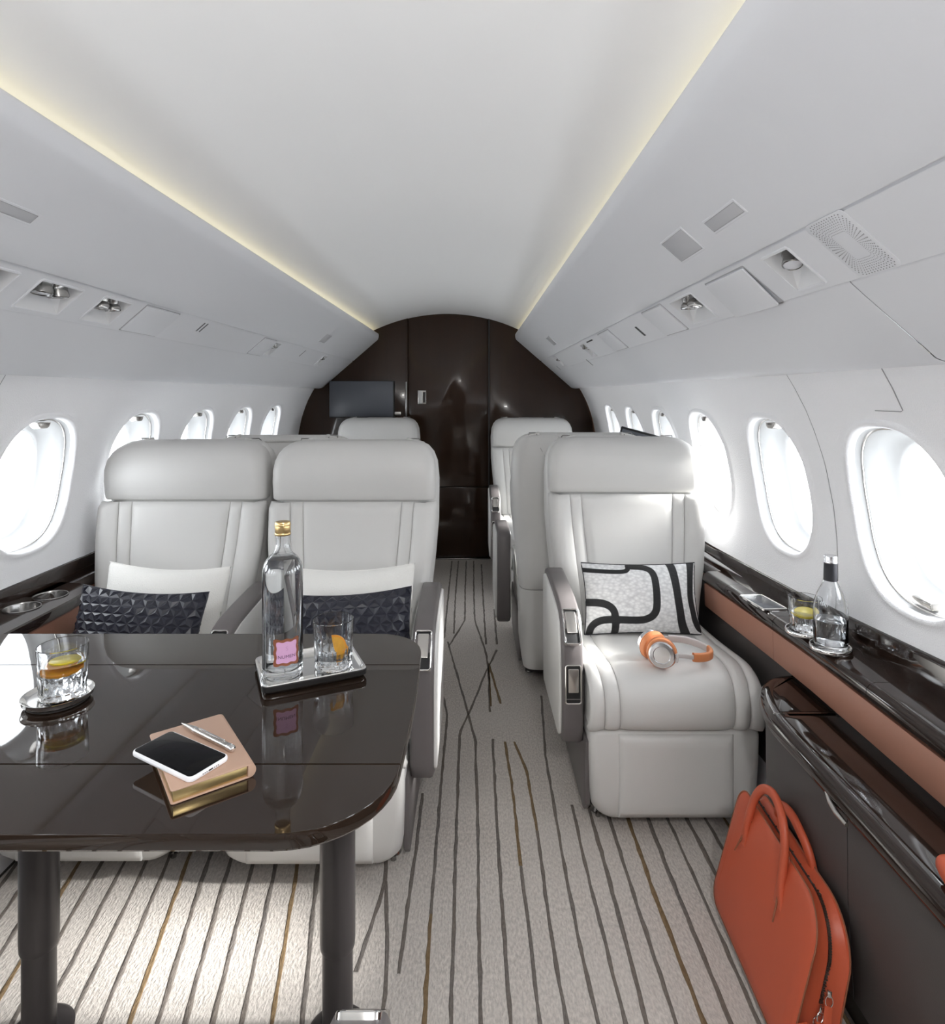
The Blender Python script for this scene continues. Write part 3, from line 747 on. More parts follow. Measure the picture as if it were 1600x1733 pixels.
# touch panel let into the right ledge
tp = empty('touch_panel', (.867, 1.855, ledge_z(1.855) + .0005), label='silver framed control touch panel set in the right ledge', cat='control panel')
tp.rotation_euler = (R(-2.2), 0, R(3))
obj('panel_frame', frame_ring(.0385, .073, .006, .006, -.001, .005), M['silver'], tp)
obj('panel_screen', slab(.033, .067, .003, -.001, .003, .0005), M['screen'], tp)

# lower right cabinet with rolled rail
cab = empty('side_cabinet', (.8, .5, 0), label='low dark leather cabinet with glossy rolled rail below the right ledge', cat='cabinet')
path = [(.865, 1.672), (.835, 1.668), (.80, 1.652), (.768, 1.618), (.742, 1.570), (.724, 1.515), (.715, 1.46), (.713, 1.40)]
path = [(p[0], p[1]) for p in smooth([(a, b, 0) for a, b in path], 22)]
def run(y0, y1):
    pts = [p for p in path if y0 - 1e-6 <= p[1] <= y1 + 1e-6]
    if y0 < 1.40:
        pts += [(.713, min(1.38, y1) - (min(1.38, y1) - y0) * i / 5) for i in range(6)]
    return pts
def sweep_plan(pts, prof):
    """prof: (outward offset, z)"""
    rings = []
    for i, p in enumerate(pts):
        a = Vector(pts[max(0, i - 1)]); b = Vector(pts[min(len(pts) - 1, i + 1)]); t = (b - a).normalized()
        n = Vector((t.y, -t.x))
        if n.x > 0.2 and False: n = -n
        rings.append([(p[0] + n.x * o - .8, p[1] + n.y * o - .5, z) for o, z in prof])
    return loft(rings)
def nrm_ok():
    t = (Vector(path[10]) - Vector(path[9])); n = Vector((t.y, -t.x)); return -1 if n.x > 0 else 1
sg = nrm_ok()
doorprof = [(sg * o, z) for o, z in ((-.02, .452), (0, .450), (.001, .444), (.0, .3), (-.012, .105), (-.016, .098), (-.03, .098))]
for a, b in ((1.1815, 1.68), (.5, 1.1785), (-.6, .497), (-1.55, -.603)):
    obj('cabinet_door', sweep_plan(run(a, b), doorprof), M['leather_dark'], cab)
railprof = [(sg * o, z) for o, z in ((-.03, .500), (-.012, .5015), (0, .500), (.010, .495), (.0155, .486), (.0165, .474), (.013, .463), (.005, .455), (-.004, .453), (-.03, .453))]
obj('rolled_rail', sweep_plan(run(-1.55, 1.68), railprof), M['wood'], cab)
topp = run(1.4715, 1.68) + [(.87, 1.4715)]
for a, b in ((1.4715, 1.68), (-1.55, 1.4695)):
    pts = run(a, b)
    poly = [(p[0] - .8 + .012, p[1] - .5) for p in pts] + [(.065, pts[-1][1] - .5), (.065, pts[0][1] - .5)]
    obj('cabinet_top', prism(poly, 'z', .480, .5012, .0008), M['wood'], cab, ang=30)
obj('top_joint', box(.79 - .8, 1.4705 - .5, .5005, .155, .0022, .003), M['silver'], cab)
obj('toe_kick', prism([(p[0] - .8 + .05, p[1] - .5) for p in run(-1.55, 1.63)] + [(.07, -2.05), (.07, 1.13)], 'z', 0, .1), M['plinth'], cab)
lt = tube([(.702 - .8, 1.235 - .5, .470), (.697 - .8, 1.21 - .5, .462), (.694 - .8, 1.185 - .5, .458), (.693 - .8, 1.15 - .5, .458)], [.003, .0055, .0055, .004], 10)
obj('door_latch', lt, M['satin'], cab)
# orange leather case on the shelf
oc = empty('leather_case', (.738, .893, .502), label='rounded end of an orange leather case lying on the low cabinet, at right picture edge', cat='case')
pr = []
for i in range(13):
    t_ = i / 12; r = math.sin(math.pi * min(1, max(0.02, t_))) ** .45
    pr.append([(x * r, -.09 + .18 * t_, .024 + y * r) for x, y in rrect(.030, .024, .02, 4)])
obj('case_body', loft(pr), M['orange_bag'], oc)
obj('case_seam', tube([(.0302 * math.sin(math.pi * i / 20) ** .45, -.09 + .18 * i / 20, .028) for i in range(1, 20)], .0012, 6), M['rust'], oc)

# ------------------------------------------------------------------ seats
BACKY = 0.56
def yb(z): return BACKY - .085 + .10 * (z - .42) / .48          # front plane of the backrest
HW = [(.42, .235), (.5, .247), (.62, .272), (.75, .288), (.86, .292), (.9, .291)]
def seat_parts(root, arms, handles):
    O = lambda name, vf, m, p=root, **k: obj(name, vf, m, p, **k)
    # plinth and floor fittings
    rings = []
    for z, hx, y0, y1 in ((.018, .215, .10, .60), (.024, .225, .085, .62), (.12, .238, .06, .66), (.24, .243, .03, .67), (.25, .238, .04, .66)):
        rings.append([(x, (y0 + y1) / 2 + y, z) for x, y in rrect(hx, (y1 - y0) / 2, .03, 4)])
    O('plinth', loft(rings), M['plinth'])
    for sxx in (-1, 1):
        f = O('floor_fitting', mv(lathe([(.017, 0), (.019, .004), (.016, .012), (.012, .02), (.012, .034)], 20), sxx * .205, .115), M['steel'])
        O('fitting_pin', mv(lathe([(.008, 0), (.008, .012), (.004, .016)], 12), sxx * .205, .088), M['steel'], f)
        f = O('floor_fitting', mv(lathe([(.017, 0), (.019, .004), (.016, .012), (.012, .02), (.012, .034)], 20), sxx * .205, .56), M['steel'])
        # grey side skirt
        sk = [(.045, .06), (.075, .030), (.52, .030), (.60, .08), (.62, .25), (.035, .25)]
        O('side_skirt', prism(sk, 'x', sxx * .236, sxx * .252, .004), M['leather_grey'])
    # upholstered base
    rings = []
    for z, hx, y0, r in ((.028, .205, .045, .05), (.034, .222, .022, .05), (.052, .232, .008, .045), (.10, .238, .002, .03), (.2, .242, 0, .022), (.285, .243, 0, .02), (.298, .239, .006, .02), (.302, .228, .018, .02)):
        dz = lambda x: .018 * (x / .24) ** 2 if z < .09 else 0
        rings.append([(x, (y0 + .5) / 2 + y, z + dz(x) - (.004 if z < .09 else 0)) for x, y in rrect(hx, (.5 - y0) / 2, r, 5)])
    O('seat_base', loft(rings), M['leather'], ang=60)
    Sb = lambda u, v: Vector((u, -.0005 + .012 * max(0, (.25 - v)) ** 2 * 4, .052 + .238 * v))
    O('calf_panel', patch(Sb, -.163, .163, 14, 12, .009, .022, .012), M['leather'], ang=80)
    # seat cushion: core and upholstered panels
    cp = [(.50, .425), (.42, .428), (.32, .434), (.22, .443), (.13, .452), (.075, .453), (.032, .442), (.002, .418), (-.013, .385), (-.016, .350), (-.010, .322), (.004, .306)]
    def Sc(u, v):
        p = crom([(0, a, b) for a, b in cp], 1 - v)
        sag = .010 * math.cos(min(1, abs(u) / .26) * math.pi / 2) * (1 if v > .45 else v / .45)
        rnd = max(0, abs(u) - .215); dz = -(rnd ** 2) * 9
        return Vector((u, p.y - (sag if v < .45 else 0) * .6, p.z + dz - sag * .7 * min(1, max(0, (v - .4) * 3))))
    inn = lambda v: lerp([(0, .160), (.35, .163), (.6, .170), (.8, .175), (1, .17)], v)
    mid = lambda v: lerp([(0, .205), (.35, .206), (.6, .215), (1, .222)], v)
    pan = [('cushion_panel', lambda v: -inn(v), inn, 22, .012, .05)]
    for s in (-1, 1):
        if s < 0:
            pan += [('cushion_strip', lambda v: -mid(v), lambda v: -inn(v), 7, .009, .02), ('cushion_bolster', lambda v: -.247, lambda v: -mid(v), 7, .010, .022)]
        else:
            pan += [('cushion_strip', inn, mid, 7, .009, .02), ('cushion_bolster', mid, lambda v: .247, 7, .010, .022)]
    for nm, a, b, nu, pf, er in pan:
        O(nm, patch(Sc, a, b, nu, 34, pf, er, .014), M['leather'], ang=80)
    core = []
    for yy, z1, z0 in ((.50, .418, .30), (.2, .434, .30), (.08, .444, .30), (.030, .430, .302), (.004, .405, .305), (-.004, .36, .315)):
        core.append([(x, yy, z) for x, z in ((-.243, z0), (.243, z0), (.243, z1 - .02), (.232, z1 - .006), (-.232, z1 - .006), (-.243, z1 - .02))])
    O('cushion_core', loft(core), M['leather'])
    # backrest: shell, lower shell, panels
    rings = []
    for z, hx, y0, y1, r in ((.095, .22, .60, .765, .04), (.10, .245, .575, .775, .05), (.2, .258, .56, .785, .06), (.42, .262, .55, .79, .06), (.438, .262, .552, .79, .06)):
        rings.append([(x, (y0 + y1) / 2 + y, z) for x, y in rrect(hx, (y1 - y0) / 2, r, 6)])
    O('lower_shell', loft(rings), M['leather'], ang=60)
    rings = []
    for z, hx, y0, y1, r in ((.440, .258, .52, .786, .05), (.445, .262, .515, .79, .06), (.55, .270, .535, .793, .07), (.68, .284, .56, .795, .075), (.8, .294, .585, .795, .08), (.95, .296, .61, .79, .08),
                             (1.015, .290, .622, .78, .075), (1.049, .277, .632, .768, .065), (1.072, .258, .645, .75, .05), (1.084, .235, .66, .733, .035), (1.088, .21, .675, .715, .02)):
        rings.append([(x, (y0 + y1) / 2 + y, z) for x, y in rrect(hx, (y1 - y0) / 2, r, 7)])
    O('back_shell', loft(rings), M['leather'], ang=60)
    hwz = lambda v: lerp(HW, .42 + .463 * v)
    def Sk(u, v):
        z = .42 + .463 * v; w = hwz(v); a = abs(u) / w
        fwd = .030 * max(0, (a - .55) / .45) ** 1.6
        edge = max(0, a - .86) / .14
        return Vector((u, yb(z) - fwd + .055 * edge ** 2.4, z))
    bi = lambda v: lerp([(0, .135), (.35, .150), (.7, .163), (1, .172)], v)
    bm_ = lambda v: lerp([(0, .180), (.35, .192), (.7, .207), (1, .215)], v)
    def neg(f): return lambda v: -f(v)
    for nm, a, b, nu, pf, er in (('back_panel', neg(bi), bi, 20, .010, .03), ('back_strip', neg(bm_), neg(bi), 6, .007, .018), ('back_strip', bi, bm_, 6, .007, .018),
                                 ('back_bolster', neg(hwz), neg(bm_), 9, .010, .022), ('back_bolster', bm_, hwz, 9, .010, .022)):
        O(nm, patch(Sk, a, b, nu, 22, pf, er, .03), M['leather'], ang=80)
    # headrest
    rings = []
    yh = BACKY + .018
    for z, hx, y0, y1, r in ((.886, .276, yh + .02, yh + .14, .03), (.887, .283, yh + .006, yh + .15, .03), (.892, .2865, yh + .000, yh + .15, .034), (.91, .287, yh - .004, yh + .15, .036), (.95, .2885, yh - .010, yh + .15, .04),
                             (.99, .287, yh - .010, yh + .15, .04), (1.024, .282, yh - .003, yh + .15, .042), (1.049, .272, yh + .008, yh + .15, .045), (1.066, .259, yh + .020, yh + .148, .045),
                             (1.080, .240, yh + .035, yh + .143, .045), (1.088, .217, yh + .052, yh + .134, .035), (1.0915, .19, yh + .068, yh + .122, .02)):
        bulge = lambda x: -.006 * math.cos(min(1, abs(x) / hx) * math.pi / 2)
        rings.append([(x, (y0 + y1) / 2 + y + (bulge(x) if y < 0 else 0), z) for x, y in rrect(hx, (y1 - y0) / 2, r, 7)])
    O('headrest', loft(rings), M['leather'], ang=60)
    # belt latches and seams on the back of the shell top
    for s in (-1, 1):
        b_ = O('belt_guide', mv(xf(slab(.034, .018, .008, -.004, .010, .003), Euler((0, s * .25, 0)).to_matrix().to_4x4()), s * .205, .712, 1.080), M['leather'])
        O('guide_clip', mv(tube([(-.018, .0, .004), (-.014, -.012, .012), (.014, -.012, .012), (.018, 0, .004)], .0022, 6), s * .205, .732, 1.082), M['steel'], b_)
        O('shell_seam', tube([(s * .17, .722, 1.0865), (s * .175, .776, 1.03), (s * .12, .7955, .93), (s * .06, .7963, .80)], .0011, 6), M['leather_seam'])
    O('crown_strip', mv(xf(slab(.10, .030, .02, -.006, .006, .004), Euler((R(-14), 0, 0)).to_matrix().to_4x4()), 0, .728, 1.081), M['leather'])
    # armrests
    for s in arms:
        arm(root, s, handles)
AO = [(.085, .222), (.066, .235), (.060, .27), (.058, .36), (.060, .45), (.068, .505), (.085, .550), (.112, .584), (.150, .605), (.20, .616), (.30, .625), (.42, .632), (.48, .632), (.520, .620), (.532, .60), (.535, .42), (.522, .225), (.50, .203), (.3, .205), (.12, .208)]
def arm(root, s, handles, dx=0.0, inner=True):
    x0, x1 = s * (.252 + dx), s * (.314 + dx)
    a = obj('armrest', prism(AO, 'x', x0, x1, .010), M['leather_grey'], root, ang=50)
    shp = inset(AO, .016)
    shp = [(y + (.012 if y < .12 else 0), z - (.004 if z > .5 else 0)) for y, z in shp]
    obj('armrest_side_panel', prism(shp, 'x', x1 - s * .006, x1 + s * .007, .006), M['leather'], a, ang=60)
    obj('armrest_side_panel', prism(shp, 'x', x0 + s * .006, x0 - s * .004, .003), M['leather'], a, ang=60)
    xm = (x0 + x1) / 2
    for hname in handles:
        # plane of the insert: local x across, local y up along the arm front, local z out of it
        if hname == 'top': yy, zz, ang, hl = .0960, .562, R(46), .056
        else: yy, zz, ang, hl = .0590, .405, R(1), .058
        up = Vector((0, math.sin(ang), math.cos(ang))); out = Vector((0, -math.cos(ang), math.sin(ang)))
        m = Matrix.Identity(4)
        for i, c in enumerate((Vector((1, 0, 0)), up, out)): m[0][i], m[1][i], m[2][i] = c
        m.translation = Vector((xm, yy, zz)) + out * (-.001)
        fr = obj('latch_frame', xf(frame_ring(.0245, hl, .009, .0042, -.010, .0050), m), M['silver'], a)
        obj('latch_recess', xf(slab(.022, hl - .002, .006, -.006, .0012, .0003), m), M['black'], a)
        lv = slab(.0155, hl * .60, .003, -.004, .0058, .0015)
        obj('latch_lever', xf(mv(lv, y=hl * .20), m), M['satin'], a)
SEATS = {}
def seat(key, x, y, rz, arms, handles, label, arm_dx=0.0):
    src = next((v for k2, v in SEATS.items() if v['spec'] == (arms, handles)), None)
    if src:
        root = copy_tree(src['o'])
    else:
        root = empty('cabin_seat', (0, 0, 0)); seat_parts(root, arms, handles)
    root.location = (x, y, 0); root.rotation_euler = (0, 0, rz)
    tag(root, label, 'seat', 'white leather cabin seats')
    SEATS[key] = {'o': root, 'spec': (arms, handles)}
    return root
A = seat('A', .578, 1.765, 0, (-1,), ('top', 'low'), 'white leather seat holding the headphones and the black patterned cushion')
E_ = seat('E', -.420, 1.590, 0, (1, -1), ('top',), 'white leather seat behind the bottle, beside the aisle, with navy cushion')
D = seat('D', -1.020, 1.600, 0, (), (), 'white leather seat at the table next to the left windows and cup holders')
C = seat('C', .425, 3.84, 0, (-1,), ('top', 'low'), 'far white seat right of the aisle, facing the camera against the bulkhead')
H = seat('H', -.685, 3.86, 0, (1,), ('top',), 'far white seat below the grey screen, only its headrest showing')
B = seat('B', .460, 3.385, R(180), (1,), (), 'white seat facing away, its back against the seat with headphones')
Fs = seat('F', -.765, 3.215, R(180), (-1,), (), 'white seat facing away, back showing above the two table seats')
J = seat('J', -.405, .778, R(180), (-1,), ('top',), 'near white seat facing the table, only its armrest tip in the picture')
# aisle armrest of the facing-away seat stands a little further out
for c in list(B.children):
    if c.name.startswith('armrest'): c.location.x += .035
for c in list(J.children):
    if c.name.startswith('armrest'): c.location.y -= .012

# ------------------------------------------------------------------ cushions
def cushion(name, w, h, t, loc, rot, m, label, style='plain', corner=.03, group=None):
    nu, nv = (100, 60) if style == 'printed' else (44, 28)
    V, F_ = [], []; band = []
    def prof(a): return max(0, 1 - abs(a) ** 2.6) ** .62
    def pos(u, v, sd):
        pin = .055 * (1 - abs(v) ** 2) * abs(u) ** 3 + 0; pinv = (.07 if style == 'printed' else .12) * (1 - abs(u) ** 2) * abs(v) ** 3
        x = u * w / 2 * (1 - pin); z = v * h / 2 * (1 - pinv)
        d = t / 2 * prof(u) * prof(v)
        d += .004 * math.sin(u * 5 + v * 3) * prof(u) * prof(v)
        return Vector((x, -sd * d, z))
    if style == 'faceted':
        # rows of raised three-sided facets
        cw, ch = .034, .0245
        nr = int(round(h / ch)); ncl = int(round(w / cw))
        def uv(x, z): return max(-1, min(1, x)), max(-1, min(1, z))
        for sd in (1, -1):
            for r in range(nr):
                z0, z1 = -1 + 2 * r / nr, -1 + 2 * (r + 1) / nr
                off = 0.5 if r % 2 else 0.0
                for c in range(-1, ncl + 1):
                    xl = -1 + 2 * (c + off) / ncl; xm_ = xl + 1 / ncl; xr = xl + 2 / ncl; xn = xr + 1 / ncl
                    for tri in (((xl, z0), (xr, z0), (xm_, z1)), ((xr, z0), (xn, z1), (xm_, z1))):
                        P2 = [uv(*p) for p in tri]
                        if (P2[0][0] == P2[1][0] == P2[2][0]): continue
                        P = [pos(a, b, sd) for a, b in P2]
                        if (P[1] - P[0]).cross(P[2] - P[0]).length < 1e-7: continue
                        cc = (P[0] + P[1] + P[2]) / 3
                        N = (P[1] - P[0]).cross(P[2] - P[0]).normalized()
                        if N.y * -sd < 0: N = -N
                        cc = cc + N * .0050
                        k_ = len(V); V += [tuple(p) for p in P] + [tuple(cc)]
                        F_ += [[k_, k_ + 1, k_ + 3], [k_ + 1, k_ + 2, k_ + 3], [k_ + 2, k_, k_ + 3]]
        root = empty(name, loc); root.rotation_euler = rot
        tag(root, label, 'cushion', group)
        o = obj('cover', (V, F_), m, root, smooth=False)
    else:
        for sd in (1, -1):
            k_ = len(V)
            for j in range(nv + 1):
                for i in range(nu + 1):
                    u, v = -1 + 2 * i / nu, -1 + 2 * j / nv
                    u = math.sin(u * math.pi / 2) if style != 'printed' else u; v = math.sin(v * math.pi / 2) if style != 'printed' else v
                    V.append(tuple(pos(u, v, sd)))
                    band.append(sdf(u * w / 2, v * h / 2) if style == 'printed' and sd > 0 else .02)
            for j in range(nv):
                for i in range(nu):
                    a = k_ + j * (nu + 1) + i; F_.append([a, a + 1, a + nu + 2, a + nu + 1])
        root = empty(name, loc); root.rotation_euler = rot
        tag(root, label, 'cushion', group)
        o = obj('cover', (V, F_), m, root, ang=75)
        if style == 'printed':
            at = o.data.attributes.new('band', 'FLOAT', 'POINT')
            for i, b in enumerate(band): at.data[i].value = b
    # piped edge
    pts = []
    for i in range(81):
        a = i / 80 * 4; sd_ = int(a) % 4; f = (a - int(a)) * 2 - 1
        u, v = ((f, -1), (1, f), (-f, 1), (-1, -f))[sd_]
        pts.append(tuple(pos(u, v, 1)))
    obj('piping', tube(pts, .0022, 6, cap=False), m if style != 'printed' else M['blackband'], root)
    return root
def seg_d(x, z, a, b):
    ax, az = a; bx, bz = b; dx, dz = bx - ax, bz - az
    t_ = max(0, min(1, ((x - ax) * dx + (z - az) * dz) / (dx * dx + dz * dz)))
    return math.hypot(x - ax - t_ * dx, z - az - t_ * dz)
def poly_d(x, z, pts): return min(seg_d(x, z, a, b) for a, b in zip(pts, pts[1:]))
def arc(cx, cz, r, a0, a1, n=8): return [(cx + r * math.cos(R(a0 + (a1 - a0) * i / n)), cz + r * math.sin(R(a0 + (a1 - a0) * i / n))) for i in range(n + 1)]
W2, H2_ = .198, .118
def q_(px, py):   # photograph position within the cushion, 0..1 from its top left corner -> local metres
    return (-W2 + 2 * W2 * px, H2_ - 2 * H2_ * py)
BANDS = [
    ([q_(-.02, .10), q_(.20, .12), q_(.33, .12), q_(.38, .09), q_(.39, .03)], .0065),
    ([q_(.42, .03), q_(.52, .045), q_(.575, .09), q_(.60, .17), q_(.605, .30), q_(.60, .58), q_(.58, .70), q_(.53, .77), q_(.44, .80), q_(.20, .79), q_(.10, .82), q_(.045, .90), q_(.03, 1.02)], .0105),
    ([q_(-.02, .56), q_(.10, .56), q_(.18, .59), q_(.23, .66), q_(.245, .78), q_(.25, 1.02)], .0105),
    ([q_(.775, -.02), q_(.79, .3), q_(.80, .6), q_(.82, .85), q_(.87, 1.03)], .0125),
    ([q_(.96, -.02), q_(.94, .3), q_(.93, .5), q_(.945, .7), q_(.955, .80), q_(.985, .90), q_(1.02, .93)], .0115),
]
BANDS = [([(p[0], p[1]) for p in smooth([(a, b, 0) for a, b in pts], len(pts) * 5)], w_ * 1.2) for pts, w_ in BANDS]
def sdf(x, z): return min(poly_d(x, z, p) - w_ for p, w_ in BANDS)
cushion('cushion', .400, .238, .115, (.580, 2.150, .552), (R(-17), 0, 0), M['printed'], 'white cushion with bold black looping bands on the seat right of the aisle', 'printed')
cushion('cushion', .395, .30, .13, (-.970, 1.930, .574), (R(-17), R(1.5), R(-3)), M['white_cloth'], 'plain white cushion behind the navy one on the window seat', group='plain white cushions')
cushion('cushion', .395, .30, .13, (-.378, 1.920, .574), (R(-17), R(-1.0), R(3)), M['white_cloth'], 'plain white cushion behind the navy one on the aisle seat', group='plain white cushions')
cushion('cushion', .385, .27, .11, (-.968, 1.775, .562), (R(-20), R(2), R(-4)), M['navy'], 'navy faceted leather cushion on the window seat beside the cup holders', 'faceted', group='navy faceted cushions')
cushion('cushion', .385, .27, .11, (-.365, 1.765, .560), (R(-20), R(-2.0), R(4)), M['navy'], 'navy faceted leather cushion behind the bottle and tumbler on the aisle seat', 'faceted', group='navy faceted cushions')

# ------------------------------------------------------------------ table
TZ = 0.68
tb = empty('dining_table', (-.66, 1.15, 0), label='glossy dark brown dining table on two dark columns', cat='table')
tx0, tx1, ty0, ty1 = -1.172, -.108, .812, 1.497
def table_outline(n=10):
    P = []
    rr = .125
    # right edge bows slightly
    for cx, cy, a0 in ((tx1 - rr, ty1 - rr * .72, 0), ):
        pass
    P += [(tx0, ty0), (tx1 - .155, ty0)]
    for i in range(1, n + 1):
        a = R(-90 + 90 * i / n); P.append((tx1 - .155 + .150 * math.cos(a), ty0 + .150 + .150 * math.sin(a)))
    for i in range(1, 6): P.append((tx1 - .005 + .006 * math.sin(math.pi * i / 6) - .004 * i / 6, ty0 + .150 + (ty1 - .11 - ty0 - .150) * i / 6))
    for i in range(n + 1):
        a = R(90 * i / n); P.append((tx1 - .118 + .110 * math.cos(a), ty1 - .11 + .110 * math.sin(a)))
    P += [(tx0, ty1)]
    return P
def clip(poly, y, keep_above):
    out = []
    for i in range(len(poly)):
        p, q2 = poly[i], poly[(i + 1) % len(poly)]
        ip, iq = (p[1] >= y) == keep_above, (q2[1] >= y) == keep_above
        if ip: out.append(p)
        if ip != iq:
            f = (y - p[1]) / (q2[1] - p[1]); out.append((p[0] + (q2[0] - p[0]) * f, y))
    return out
def dedupe(poly):
    out = []
    for p in poly:
        if not out or math.hypot(p[0] - out[-1][0], p[1] - out[-1][1]) > 1e-4: out.append(p)
    if math.hypot(out[0][0] - out[-1][0], out[0][1] - out[-1][1]) < 1e-4: out.pop()
    return out
TO = table_outline()
def leaf(y0, y1):
    p = TO
    if y0 is not None: p = clip(p, y0, True)
    if y1 is not None: p = clip(p, y1, False)
    p = dedupe(p); p = [(x + .66, y - 1.15) for x, y in p]
    L = []
    for z, d in ((.653, .012), (.655, .004), (.659, .0008), (.666, 0.0), (.672, .0), (.6765, .0006), (.6790, .0011), (TZ, .0017)):
        # bullnose on the outer edge only: seams stay almost square
        ring = []
        ins = inset(p, d)
        for (x, y), (a, b) in zip(p, ins):
            seam = (y0 is not None and abs(y + 1.15 - y0) < 1e-3) or (y1 is not None and abs(y + 1.15 - y1) < 1e-3)
            if seam: b = y + (b - y) * .35
            ring.append((a, b, z))
        L.append(ring)
    return loft(L)
for a, b in ((None, .9665), (.9685, 1.3230), (1.3250, None)):
    obj('table_leaf', leaf(a, b), M['table'], tb, ang=30)
obj('underframe', box(-.02, .03, .638, .84, .46, .030, .006), M['leg'], tb)
for lx in (-.852, -.266):
    g = obj('leg', mv(lathe([(.0295, .0), (.0295, .31), (.0295, .63)], 28), lx + .66, .068), M['leg'], tb)
    obj('sleeve', mv(lathe([(.0305, .180), (.0325, .175), (.0335, .178), (.0342, .190), (.0342, .635)], 32), lx + .66, .068), M['leg'], g)
    obj('foot', mv(lathe([(.060, 0), (.060, .004), (.052, .010), (.031, .012)], 32), lx + .66, .068), M['leg'], g)

# ------------------------------------------------------------------ things on the table
def cut_glass(name, loc, label, fruit, group, r=.0385, h=.092, water=.055):
    root = empty(name, loc, label=label, cat='glass', group=group)
    n = 64
    def ring(rad, z, amp=0.0, tw=0.0, per=16):
        return [((rad + amp * (0.5 - abs(((k * per / n + tw) % 1.0) - .5)) * 2) * math.cos(2 * math.pi * k / n), (rad + amp * (0.5 - abs(((k * per / n + tw) % 1.0) - .5)) * 2) * math.sin(2 * math.pi * k / n), z) for k in range(n)]
    r0 = r * .93
    out = [ring(r0 * .86, 0), ring(r0 * .95, .001), ring(r0, .004, -.0015, 0), ring(r0, .009, -.0024, .5), ring(r0, .014, -.0026, 0), ring(r0 * 1.005, .020, -.0030, .5), ring(r0 * 1.01, .032, -.0030, .5), ring(r0 * 1.02, .042, -.0030, .5), ring(r0 * 1.025, .047, 0), ring(r * .985, .07), ring(r, h - .001), ring(r - .0008, h), ring(r - .0018, h - .0008),
           ring(r - .0028, .07), ring(r0 - .0025, .045), ring(r0 - .0035, .02), ring(r0 - .005, .013), ring(r0 * .5, .0115), ring(.0008, .0112)]
    obj('tumbler', loft(out), M['glass'], root, ang=25)
    ri = lambda z: lerp([(.0115, r0 - .0062), (.013, r0 - .0052), (.02, r0 - .0037), (.045, r0 - .0027), (.07, r - .0030)], z)
    zs = [.0128, .014, .02, .035, water - .0005, water]
    wr = [[((ri(z) - .0002) * math.cos(2 * math.pi * k / 40), (ri(z) - .0002) * math.sin(2 * math.pi * k / 40), z) for k in range(40)] for z in zs]
    obj('water', loft(wr), M['water'], root, ang=40)
    for kind, mtx, sec in fruit:
        rr = .0265
        nseg = 24
        def wedge(r0_, r1_, th):
            a0, a1 = sec
            pts = [(r1_ * math.cos(R(a0 + (a1 - a0) * i / nseg)), r1_ * math.sin(R(a0 + (a1 - a0) * i / nseg))) for i in range(nseg + 1)]
            if a1 - a0 < 359: pts.append((0, 0)) if (a1 - a0) > 181 or (a1 - a0) < 179 else None
            else: pts.pop()
            return prism(pts, 'z', -th, th, .0006)
        fl, rd = ('orange', 'orange_rind') if kind == 'orange' else ('lemon', 'lemon_rind')
        s_ = obj('%s_slice' % kind, xf(wedge(0, rr, .0026), mtx), M[rd], root)
        obj('flesh', xf(wedge(0, rr * .88, .0030), mtx), M[fl], s_)
    return root
EM = lambda x, y, z, a, b, c: Matrix.Translation((x, y, z)) @ Euler((R(a), R(b), R(c))).to_matrix().to_4x4()
ZC = TZ
# coaster with tumbler
co = empty('coaster', (-.780, 1.166, TZ + .0005), label='round silver coaster dish under the tumbler at the left of the table', cat='coaster')
obj('dish', lathe([(.0001, .010), (.047, .010), (.051, .0112), (.0545, .0150), (.0580, .0168), (.0592, .0164), (.0582, .0148), (.057, .0080), (.050, .0040), (.047, .003), (.0001, .003)], 56), M['silver'], co)
obj('base_pad', lathe([(.0001, .0), (.049, 0), (.0515, .0015), (.052, .0038), (.0001, .0042)], 40), M['plinth'], co)
cut_glass('tumbler_glass', (-.774, 1.170, TZ + .0110), 'cut tumbler of water with orange and lemon slices on the round coaster',
          [('orange', EM(.000, -.003, .050, 6, 3, 0), (0, 360)), ('lemon', EM(.002, .004, .0605, -6, 4, 40), (0, 360))], 'cut water tumblers', .0425, .095, .064)
# tray
ANG = math.atan2(.081, .177)
tray = empty('serving_tray', (-.339, 1.289, TZ + .0005), ANG, 'rectangular silver serving tray under the tall bottle', 'tray')
L = []
for hx, hy, z in ((.092, .066, .004), (.098, .072, .004), (.0995, .0735, .006), (.1005, .0745, .014), (.1022, .0762, .0185), (.101, .075, .020), (.098, .072, .0195), (.0945, .0685, .0135), (.091, .065, .0115), (.05, .04, .011)):
    L.append([(x, y, z) for x, y in rrect(hx, hy, .014, 6)])
obj('tray_dish', loft(L), M['silver'], tray, ang=40)
L = []
for hx, hy, z in ((.093, .067, .0), (.0955, .0695, .0015), (.0975, .0715, .0062), (.0975, .0715, .0064)):
    L.append([(x, y, z) for x, y in rrect(hx, hy, .012, 6)])
obj('tray_base', loft(L), M['trayside'], tray)
L = []
for d, z in ((-.002, .0062), (.0002, .0075), (.0002, .0165), (-.001, .0178)):
    L.append([(x, y, z) for x, y in rrect(.1026 + d, .0766 + d, .0145, 6)])
obj('tray_band', loft(L, cap0=False, cap1=False), M['trayside'], tray)
